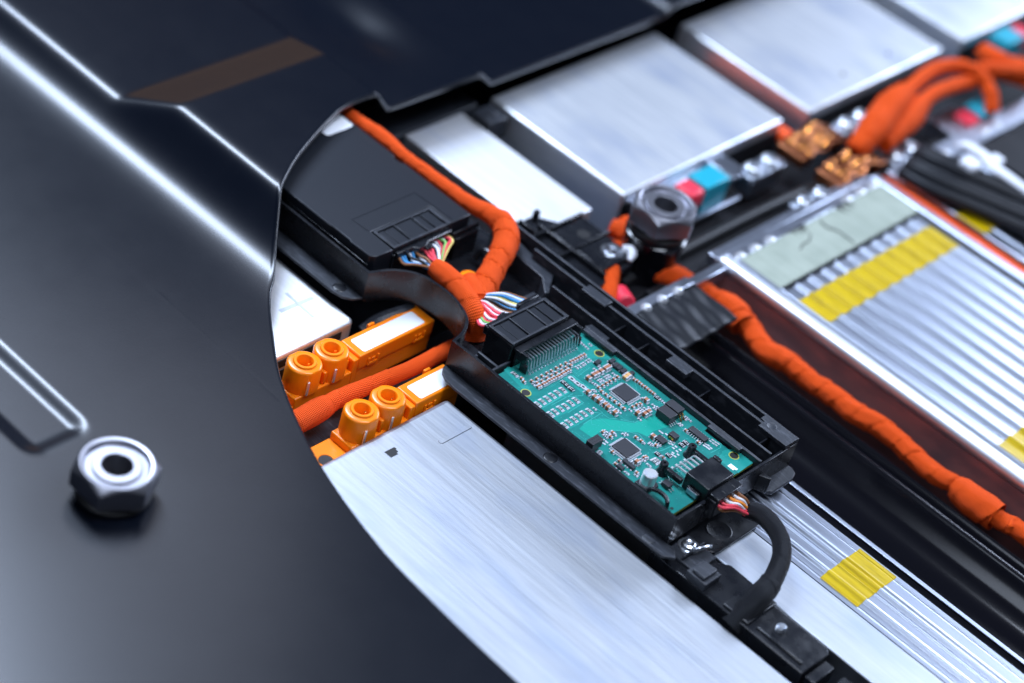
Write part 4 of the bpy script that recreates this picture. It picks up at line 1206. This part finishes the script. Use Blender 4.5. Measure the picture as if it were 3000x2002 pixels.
# wires from the harness into the board's plug
C2 = ['brown', 'blue', 'white', 'blue', 'yellow', 'white', 'black', 'blue', 'black', 'brown', 'white', 'red', 'white', 'red', 'red', 'white', 'red', 'green', 'white', 'red']
for k, c in enumerate(C2):
    f = k / (len(C2) - 1)
    y1 = 0.25 - 3.25 * f
    y0 = -1.0 - 1.15 * f
    lift = 0.75 - 0.55 * f + rw.uniform(-0.06, 0.06)
    pts = [(-9.6, y0 - 0.1, 0.30 - 0.4 * f), (-9.15, y0, lift * 0.9), (-8.75, y0 * 0.7 + y1 * 0.3, lift + 0.10 - 0.2 * f), (-8.2, y0 * 0.3 + y1 * 0.7, lift + 0.0), (-7.5, y1, 0.75)]
    mb = MB(); mb.tube(pts, 0.068, 8, 0.1); mb.build('wire', WIRE[c], t)
mb = MB(); mb.lathe((-11.5, 0.15, -0.75), [(0, 0.3), (0.42, 0.3), (0.5, 0.22), (0.5, -0.6)], 28); mb.build('orange_plug', M_ORANGE, t)

t = thing('taped_cable', (5, 12, -3.8), 'long orange cloth-taped cable running along the ridged module by the black channel', 'cable')
CB = [(-13.2, 9.9, -2.6), (-12.0, 9.8, -2.4), (-10.8, 10.0, -2.2), (-9.30, 10.79, -2.00), (-8.50, 10.74, -2.10), (-7.41, 11.41, -2.20), (-6.39, 11.98, -2.40), (-5.04, 12.60, -2.60), (-3.90, 12.65, -2.70), (-2.88, 12.62, -2.80), (-1.34, 12.02, -2.90), (-0.40, 12.24, -2.90), (0.30, 12.36, -2.95),
      (1.72, 12.27, -2.95), (2.90, 12.37, -2.95), (4.26, 12.32, -2.95), (5.47, 12.57, -2.95), (6.77, 12.56, -2.95), (7.95, 12.37, -2.95), (9.25, 12.23, -2.95), (10.35, 12.46, -2.95), (11.36, 12.31, -2.90), (12.30, 12.30, -2.90), (13.48, 12.37, -2.90), (14.60, 12.52, -2.90), (22, 12.2, -2.95), (34, 12.2, -2.95)]
CR = [0.92 * q for q in [0.45, 0.45, 0.5, 0.55, 0.62, 0.66, 0.55, 0.52, 0.52, 0.56, 0.56, 0.60, 0.56, 0.50, 0.53, 0.56, 0.54, 0.52, 0.52, 0.50, 0.46, 0.47, 0.47, 0.47, 0.47, 0.47, 0.47]]
mb = MB(); mb.tube(CB, CR, 26, 0.06, (1.15, 0.13), 0.10, seed=4); mb.build('taped_sleeve', M_TAPE, t, smooth=50)
mb = MB(); mb.tube([(10.46, 12.38, -2.90), (10.87, 12.35, -2.90), (11.55, 12.27, -2.90), (12.30, 12.30, -2.90), (12.92, 12.30, -2.90)], [0.55, 0.64, 0.68, 0.70, 0.66], 28, 0.05, (3.6, 0.16), 0.05, caps=False, seed=2)
mb.build('tape_end', M_TAPE, t, smooth=50)
mb = MB(); mb.tube([(-4.98, 12.48, -2.50), (-4.30, 12.51, -2.50), (-3.63, 12.48, -2.60), (-3.04, 12.33, -2.70)], [0.52, 0.66, 0.70, 0.62], 26, 0.05, (1.5, 0.12), 0.06, caps=False, seed=3); mb.build('tape_patch', M_TAPE, t, smooth=50)

t = thing('taped_cable', (-9.5, 9, -3), 'short orange cable stub and orange sleeve showing under the black bracket', 'cable')
mb = MB(); mb.tube([(-8.9, 8.2, -1.6), (-8.3, 7.4, -1.7), (-7.9, 6.9, -1.8), (-7.3, 6.2, -2.2)], 0.45, 20, 0.06, (1.1, 0.1), 0.05); mb.build('taped_sleeve', M_TAPE, t, smooth=50)
mb = MB(); mb.tube([(-11.61, 11.46, -2.00), (-10.87, 11.67, -2.00), (-10.13, 11.74, -2.20), (-9.38, 12.32, -2.60)], [0.42, 0.5, 0.5, 0.4], 20, 0.06, (0.9, 0.14), 0.12, seed=5); mb.build('taped_sleeve', M_TAPE, t, smooth=50)
mb = MB(); mb.tube([(-11.59, 12.31, -1.80), (-11.10, 12.14, -2.00), (-10.57, 12.34, -2.40)], [0.3, 0.35, 0.3], 18, 0.06, (0.9, 0.1), 0.1, seed=6); mb.build('taped_sleeve', M_TAPE, t, smooth=50)

# black braided cable at the end of the board
t = thing('braided_cable', (8.5, -2.5, -1.7), 'black braided cable looping from the small plug down to the bracket strip', 'cable')
mb = MB(); mb.tube([(6.55, -0.72, -0.45), (7.2, -0.62, -0.25), (7.9, -0.78, -0.12), (8.7, -1.15, -0.10), (9.35, -1.75, -0.25), (9.8, -2.6, -0.55), (10.0, -3.4, -0.85), (10.05, -4.2, -1.15), (9.95, -5.2, -2.0)],
                   [0.38, 0.41, 0.41, 0.40, 0.41, 0.43, 0.45, 0.47, 0.48], 28, 0.06, (5.0, 0.04), 0.04); mb.build('braided_sleeve', M_BRAID, t, smooth=60)
mb = MB(); mb.tube([(9.96, -3.1, -0.72), (10.06, -4.0, -1.05), (9.95, -5.3, -2.1)], [0.49, 0.52, 0.53], 28, 0.06, (2.0, 0.06), 0.06); mb.build('sleeve_end', M_BRAID, t, smooth=60)
for k, c in enumerate(['red', 'brown', 'red', 'red', 'white', 'orange', 'orange', 'white', 'white', 'orange', 'brown', 'orange']):
    f = k / 11
    mb = MB(); mb.tube([(5.9, -2.45 + 1.5 * f, 0.35 - 0.25 * (k % 2)), (6.25, -2.42 + 1.5 * f, 0.32 - 0.25 * (k % 2)), (6.5, -1.75 + 0.95 * f, 0.15 - 0.2 * (k % 2)), (6.75, -1.15 + 0.6 * f, -0.25 - 0.1 * (k % 3)), (7.05, -0.85 + 0.3 * f, -0.32)], 0.07, 8, 0.1)
    mb.build('wire', WIRE[c], t)
t = thing('wire_plug', (5.8, -1.7, -0.3), 'small flat black plug with red, white and orange wires at the board end', 'plug', 'black wire plugs')
mb = MB(); mb.box(5.49, 6.08, -2.58, -0.82, -0.35, 0.68); mb.box(5.5, 6.0, -2.66, -2.581, -0.5, 0.5); mb.build('plug_body', M_BLACK, t, bevel=0.04)
for y in (-2.0, -1.3):
    mb = MB(); mb.box(5.75, 5.95, y, y + 0.06, 0.681, 0.686); mb.build('key_slot', M_RUBBER, t)

# ================================================================ bracket strip between the front plate and the strip module
t = thing('bracket_strip', (11, -4.2, -2.4), 'black bracket strip holding one silver screw, ending beside the front plate', 'bracket')
mb = MB()
mb.prism([(5.2, -5.35), (13.7, -5.35), (13.75, -3.45), (13.5, -3.2), (10.3, -3.2), (10.0, -3.0), (7.9, -2.95), (7.5, -3.3), (5.2, -3.3)], -2.6, -1.5)
mb.box(10.9, 13.4, -5.0, -4.85, -1.5, -1.4); mb.box(9.2, 10.6, -5.2, -3.1, -1.5, -1.38)
mb.box(13.76, 14.3, -5.1, -3.6, -2.6, -1.75); mb.box(14.9, 20, -5.25, -3.9, -2.6, -1.5)
mb.build('strip', M_BLACK, t, bevel=0.07)
mb = MB(); mb.lathe((11.6, -4.15, -1.5), [(0.0, 0.26), (0.15, 0.26), (0.17, 0.20), (0.20, 0.18), (0.23, 0.0)], 20)
for k in range(3): mb.lathe((11.6, -4.15, -1.46 + k * 0.07), [(0.19, 0.0), (0.23, 0.03), (0.19, 0.06)], 20)
mb.build('screw', M_ZINC, t)

# ================================================================ mounting bracket beside the hex post
t = thing('mounting_bracket', (-10.5, 7, -2.4), 'black ribbed mounting bracket with a screw and a hole, below the narrow white plate', 'bracket')
mb = MB()
mb.prism([(-13.9, 5.0), (-8.3, 5.0), (-8.05, 5.9), (-8.4, 8.0), (-8.45, 9.3), (-8.8, 9.7), (-10.6, 9.9), (-10.9, 9.95), (-12.2, 9.95), (-12.6, 8.6), (-13.9, 7.6)], -1.75, -1.35)
for x0, x1, y0, y1 in ((-13.8, -8.3, 5.0, 5.16), (-13.0, -8.4, 6.9, 7.04), (-12.55, -12.4, 5.1, 9.8), (-10.75, -10.6, 5.1, 9.9), (-9.0, -8.4, 5.17, 5.3)):
    mb.box(x0, x1, y0, y1, -1.34, -0.98)
mb.box(-10.55, -8.75, 7.15, 9.5, -1.34, -1.05); mb.box(-12.3, -10.8, 7.2, 9.7, -1.34, -1.15); mb.box(-13.8, -12.6, 6.3, 6.45, -1.34, -1.0)
mb.box(-13.7, -13.4, 7.2, 7.5, -1.34, -0.7)
mb.box(-8.9, -8.3, 5.2, 7.5, -2.6, -1.76)
mb.build('ribbed_plate', M_BLACK, t, bevel=0.05)
mb = MB(); mb.lathe((-9.55, 8.75, -1.04), [(0.0, 0.14), (0.12, 0.14), (0.14, 0.20), (0.30, 0.22), (0.36, 0.14), (0.38, 0.05), (0.55, 0.04), (0.58, 0.0)], 24); mb.build('screw', M_ZINC, t)
mb = MB(); mb.tube([(-9.35, 9.35, -0.98), (-9.0, 9.55, -0.92), (-8.75, 9.4, -1.0), (-8.6, 9.1, -1.15)], [0.16, 0.22, 0.22, 0.12], 12, wob=0.5); mb.build('sealant_blob', M_NYLON, t)
mb = MB(); mb.lathe((-11.3, 8.6, -1.145), [(0.0, 0.006), (0.36, 0.006)], 24); mb.build('hole', M_RUBBER, t)

# ================================================================ cross channel: beams, blocks, screws, busbars
mb = MB()
mb.box(-12.7, -6.8, 12, 62, -5.2, -4.0)
tag(mb.build('cable_trench', M_DULL), kind='structure')
t = thing('cross_beam', (-7.8, 25, -4), 'black beam crossing between the far plates and the ridged module', 'beam')
mb = MB(); mb.box(-8.9, -7.5, 8.5, 62, -4.0, -2.9); mb.box(-7.45, -6.95, 9.5, 62, -4.0, -2.4); mb.build('beam_body', M_DULL, t, bevel=0.12, seg=3)
mb = MB(); mb.tube([(-8.6, 9.0, -2.6), (-8.6, 20, -2.55), (-8.5, 26, -2.7), (-8.4, 33, -3)], 0.30, 12, 0.4); mb.build('sleeve', M_RUBBER, t)

# silver bar with bumps, black flap, red cap
t = thing('busbar_plate', (-6.0, 8.7, -2.4), 'silver busbar with welded bumps carrying a wavy black film flap', 'busbar')
mb = MB(); mb.box(-6.35, -5.72, 5.3, 11.0, -2.3, -1.32); mb.box(-6.3, -5.7, 11.001, 13.8, -2.3, -1.5); mb.build('bar', M_SILV, t, bevel=0.06)
for y in (7.2, 8.45, 9.7):
    piece('weld_bump', wm, (-5.78, y, -1.36), t, sc=1.35)
mb = MB()
fl_ = lambda x, y: -1.30 + 0.05 * math.sin((y + 0.1 * x) * 5.4) - 0.03 * (x + 5.7) ** 2 * 0.6 + 0.03 * math.sin(x * 3 + y * 1.7)
mb.sheet(lin(-5.72, -2.75, 14), lin(6.3, 10.9, 60), fl_)
o = mb.build('film_flap', M_FILM, t, smooth=60)
sd = o.modifiers.new('thick', 'SOLIDIFY'); sd.thickness = 0.04
mb = MB(); mb.box(-5.7, -3.4, 6.6, 10.4, -4.5, -2.0); mb.build('support', M_GLOSS, t, bevel=0.05)
mb = MB(); mb.lathe((0, 0, 0), [(0.0, 0.5), (0.40, 0.5), (0.5, 0.4), (0.5, -0.6)], 24)
cap = mb.build('red_cap', M_RED, org=(0, 0, 0))
cap.location = (-7.25, 7.35, -1.95); cap.rotation_euler = (R_(80), 0, R_(60))
tag(cap, 'small red round plastic cap beside the silver bumped busbar', 'cap')


def end_block(cx, cy, z, label, mirror=1, sx=1.0):
    t = thing('terminal_block', (cx, cy, -3.4), label, 'terminal block', 'red and teal terminal blocks')
    mb = MB()
    a, b = sorted((cy - 0.2 * mirror, cy + 1.85 * mirror))
    mb.box(cx - 0.72, cx + 0.72, a, b, -3.3, z); mb.build('teal_cover', M_TEAL, t, bevel=0.09, seg=3)
    a, b = sorted((cy - 1.45 * mirror, cy - 0.21 * mirror))
    mb = MB(); mb.box(cx - 0.66, cx + 0.70, a, b, -2.5, z - 0.1); mb.build('red_cover', M_RED, t, bevel=0.22, seg=3)
    return t


end_block(-11.30, 18.3, -1.35, 'teal and red terminal block right behind the hex post')
mb = MB(); mb.box(-12.95, -10.9, 21.0, 22.4, -2.3, -1.98); mb.box(-12.95, -12.5, 14.5, 21.0, -2.9, -2.3); mb.box(-10.6, -10.3, 16.5, 21.5, -3.2, -2.95)
o = mb.build('bracket_plate', M_SILV, org=(-11.5, 20, -3.2), bevel=0.06); tag(o, 'small silver bracket plate next to the teal block, under the square plate', 'bracket')
end_block(-7.35, 40.3, -1.6, 'sky-blue and pink-red terminal block lying behind the black sleeving', 1)
mb = MB(); mb.box(-8.7, -6.5, 37.2, 39.9, -3.2, -1.98); o = mb.build('bracket_plate', M_SILV, org=(-7.5, 38.5, -3.2), bevel=0.08); tag(o, 'grey metal bracket plate in front of the sky-blue block', 'bracket')
end_block(-10.9, 50.0, -1.1, 'teal and red terminal block in the top right corner of the photo', -1)


def screw_pair(x, y, z, label):
    t = thing('terminal_plate', (x, y + 0.78, z - 0.8), label, 'terminal plate', 'silver terminal plates with screw pairs')
    mb = MB(); mb.prism(rrect(x - 0.62, x + 0.62, y - 0.7, y + 2.6, 0.3), z - 0.55, z - 0.32); mb.box(x - 0.6, x + 0.6, y - 0.6, y + 2.2, z - 1.6, z - 0.551); mb.build('plate', M_SILV, t, bevel=0.05)
    for k in (0, 1):
        mb = MB(); mb.lathe((x, y + 1.55 * k, z - 0.32), [(0.0, 0.30), (0.16, 0.30), (0.20, 0.38), (0.36, 0.40), (0.46, 0.32), (0.50, 0.10), (0.50, 0.05), (0.62, 0.04), (0.64, 0.0)], 24)
        s = mb.build('screw', M_ZINC, t)
        mb = MB(); mb.box(x - 0.26, x + 0.26, y + 1.55 * k - 0.05, y + 1.55 * k + 0.05, z + 0.04, z + 0.07); mb.build('screw_slot', M_MARK, s)


screw_pair(-10.9, 22.75, -1.75, 'silver plate with two screws between the teal block and the copper leaves')
screw_pair(-7.4, 23.1, -1.85, 'silver plate with two screws at the end of the grey-green padded module')
screw_pair(-10.85, 31.75, -1.8, 'silver plate with two screws behind the orange cables, near the far plate')
screw_pair(-7.3, 31.85, -1.75, 'silver plate with two screws at the start of the black sleeves')


def copper(x0, x1, y0, y1, z, label, sd):
    t = thing('copper_busbar', ((x0 + x1) / 2, (y0 + y1) / 2, z - 1), label, 'busbar', 'laminated copper busbars')
    rr = random.Random(sd)
    mb = MB(); mb.box(x0, x1, y0, y0 + 1.1, z - 0.75, z - 0.05); mb.build('copper_end', M_COPPER, t, bevel=0.08)
    mb = MB(); mb.box(x0 + 0.15, x1, y1 - 0.9, y1, z - 0.75, z - 0.1); mb.build('copper_end', M_COPPER, t, bevel=0.08)
    for k in range(9):
        xx = x0 + 0.05 + (x1 - x0 - 0.1) * k / 8
        h = rr.uniform(0.1, 0.5)
        mb = MB()
        pts = [(y0 + 0.6, z - 0.04), (y0 + 1.2, z + 0.05 + h * 0.4), ((y0 + y1) / 2 - 0.4, z + h * 0.3 - 0.1), ((y0 + y1) / 2 + 0.5, z + h), (y1 - 0.9, z + h * 0.4), (y1 - 0.3, z - 0.06)]
        w = 0.11
        pc = cat_rom(pts, 0.12)
        tw = [0.10 * math.sin(i * 0.5 + k) for i in range(len(pc))]
        n = len(pc)
        v = [(xx - w + tw[i], p[0], p[1] + 0.05 * math.sin(i * .9)) for i, p in enumerate(pc)] + [(xx + w + tw[i], p[0], p[1]) for i, p in enumerate(pc)]
        mb.add(v, [(i, i + 1, n + i + 1, n + i) for i in range(n - 1)])
        o = mb.build('copper_leaf', M_FOIL if k % 2 else M_COPPER, t, smooth=60)
        s = o.modifiers.new('thick', 'SOLIDIFY'); s.thickness = 0.03
    return t


copper(-11.6, -9.75, 25.9, 30.3, -1.65, 'laminated copper busbar with crumpled leaves nearer the far aluminium plates', 1)
copper(-8.8, -7.1, 25.9, 30.6, -1.65, 'laminated copper busbar with crumpled leaves touching the ridged module corner', 2)

# loose orange cables at the top right
t = thing('orange_cables', (-9.5, 36, -2), 'blurred loop of bare orange cables arching over the trench at the top right', 'cable')
CZ = 0.0
for nm, pts, r in (('cable_sleeve', [(-8.41, 28.94, -1.30), (-8.48, 29.46, -0.90), (-8.80, 31.10, -0.50), (-9.31, 33.31, -0.30), (-9.74, 35.22, -0.20)], [0.55, 0.62, 0.8, 0.85, 0.6]),
                   ('cable', [(-9.61, 34.63, -0.20), (-9.93, 36.53, -0.10), (-10.13, 38.73, 0.00), (-9.68, 40.30, 0.10), (-8.87, 41.18, 0.00), (-8.02, 41.42, -0.30), (-7.15, 41.17, -0.80), (-6.61, 40.90, -1.50)], 0.40),
                   ('cable_sleeve', [(-7.84, 30.98, -1.20), (-8.11, 32.50, -0.90), (-8.37, 34.11, -0.70), (-8.83, 35.95, -0.60)], [0.45, 0.6, 0.68, 0.5]),
                   ('cable', [(-8.75, 35.55, -0.60), (-8.97, 37.35, -0.50), (-8.84, 39.30, -0.50), (-8.62, 41.21, -0.60), (-8.56, 43.41, -0.70), (-7.79, 44.63, -0.90), (-6.78, 45.42, -1.00)], 0.40),
                   ('cable', [(-7.24, 46.56, -0.50), (-7.85, 45.66, -0.50), (-8.60, 44.78, -0.40), (-9.39, 44.42, -0.30), (-10.13, 44.85, -0.60), (-10.32, 45.84, -1.40)], 0.46),
                   ('cable', [(-8.97, 42.21, -0.20), (-8.46, 42.91, -0.20), (-7.84, 44.14, -0.30), (-6.94, 45.31, -0.30)], 0.40)):
    mb = MB(); mb.tube(pts, r, 22, 0.06, (0.9, 0.16), 0.10, seed=3); mb.build(nm, M_TAPE, t, smooth=50)

# red-orange strip cable between the two ridged modules
mb = MB(); mb.tube([(-6.5, 29.35, -2.3), (-4, 29.3, -2.1), (0, 29.3, -2.05), (6, 29.3, -2.05), (14, 29.3, -2.05), (30, 29.3, -2.05)], 0.33, 16, 0.3, wob=0.06)
o = mb.build('strip_cable', WIRE['orange_red'], org=(0, 29.3, -2.4), smooth=60); tag(o, 'straight red-orange cable squeezed between the two ridged modules', 'cable')

# black sleeves with a white tie on the far module
t = thing('black_sleeve', (0, 36, -1.5), 'bundle of black sleeves lying over the far ridged module', 'cable bundle')
A = [(-5.86, 30.17, -1.50), (-4.84, 29.87, -1.30), (-3.22, 30.01, -1.15), (-0.87, 30.84, -1.10), (11.53, 35.15, -1.10)]
B = [(-6.50, 32.85, -1.30), (-5.31, 32.66, -0.95), (-3.40, 32.99, -0.80), (-0.83, 33.89, -0.80), (11.75, 38.19, -0.80)]
for k in range(5):
    f = k / 4
    pts = [tuple(a + (b - a) * f + (0.16 * (k % 2) if i == 2 else 0) for i, (a, b) in enumerate(zip(p, q))) for p, q in zip(A, B)]
    mb = MB(); mb.tube(pts, 0.36, 14, 0.2, wob=0.06, seed=k); mb.build('sleeve', M_FILM, t, smooth=60)
mb = MB()
mb.sheet(lin(-4.8, 30, 30), lin(36.5, 44.5, 30), lambda x, y: -1.35 + 0.1 * noise.noise((x * .5, y * .5, 2)))
o = mb.build('black_sheet', M_DULL, org=(5, 40, -1.4), smooth=60); tag(o, 'flat black film sheet spread behind the black sleeves', 'film')
t = thing('cable_tie', (-3.82, 33.82, -0.40), 'white nylon cable tie with a broad head across the black sleeves', 'cable tie')
mb = MB(); mb.tube([(-5.23, 34.12, -0.60), (-4.66, 34.32, -0.30), (-3.44, 34.22, -0.20), (-2.32, 33.75, -0.20), (-1.17, 33.87, -0.30), (0.08, 33.95, -0.40), (2.45, 33.86, -0.40)], [0.12, 0.32, 0.34, 0.36, 0.34, 0.28, 0.26], 14, 0.15, flat=0.6, wob=0.1); mb.build('strap', M_NYLON, t, smooth=60)
mb = MB(); q = (-3.32, 32.82, -0.25); mb.box(q[0] - 0.55, q[0] + 0.5, q[1] - 0.6, q[1] + 0.5, q[2] - 0.3, q[2] + 0.25); mb.build('tie_head', M_NYLON, t, bevel=0.2, seg=3)
mb = MB(); q = (-2.78, 34.40, -0.10); mb.box(q[0] - 0.35, q[0] + 0.5, q[1] - 0.4, q[1] + 0.4, q[2] - 0.3, q[2] + 0.2); mb.build('tie_tail', M_NYLON, t, bevel=0.2, seg=3)
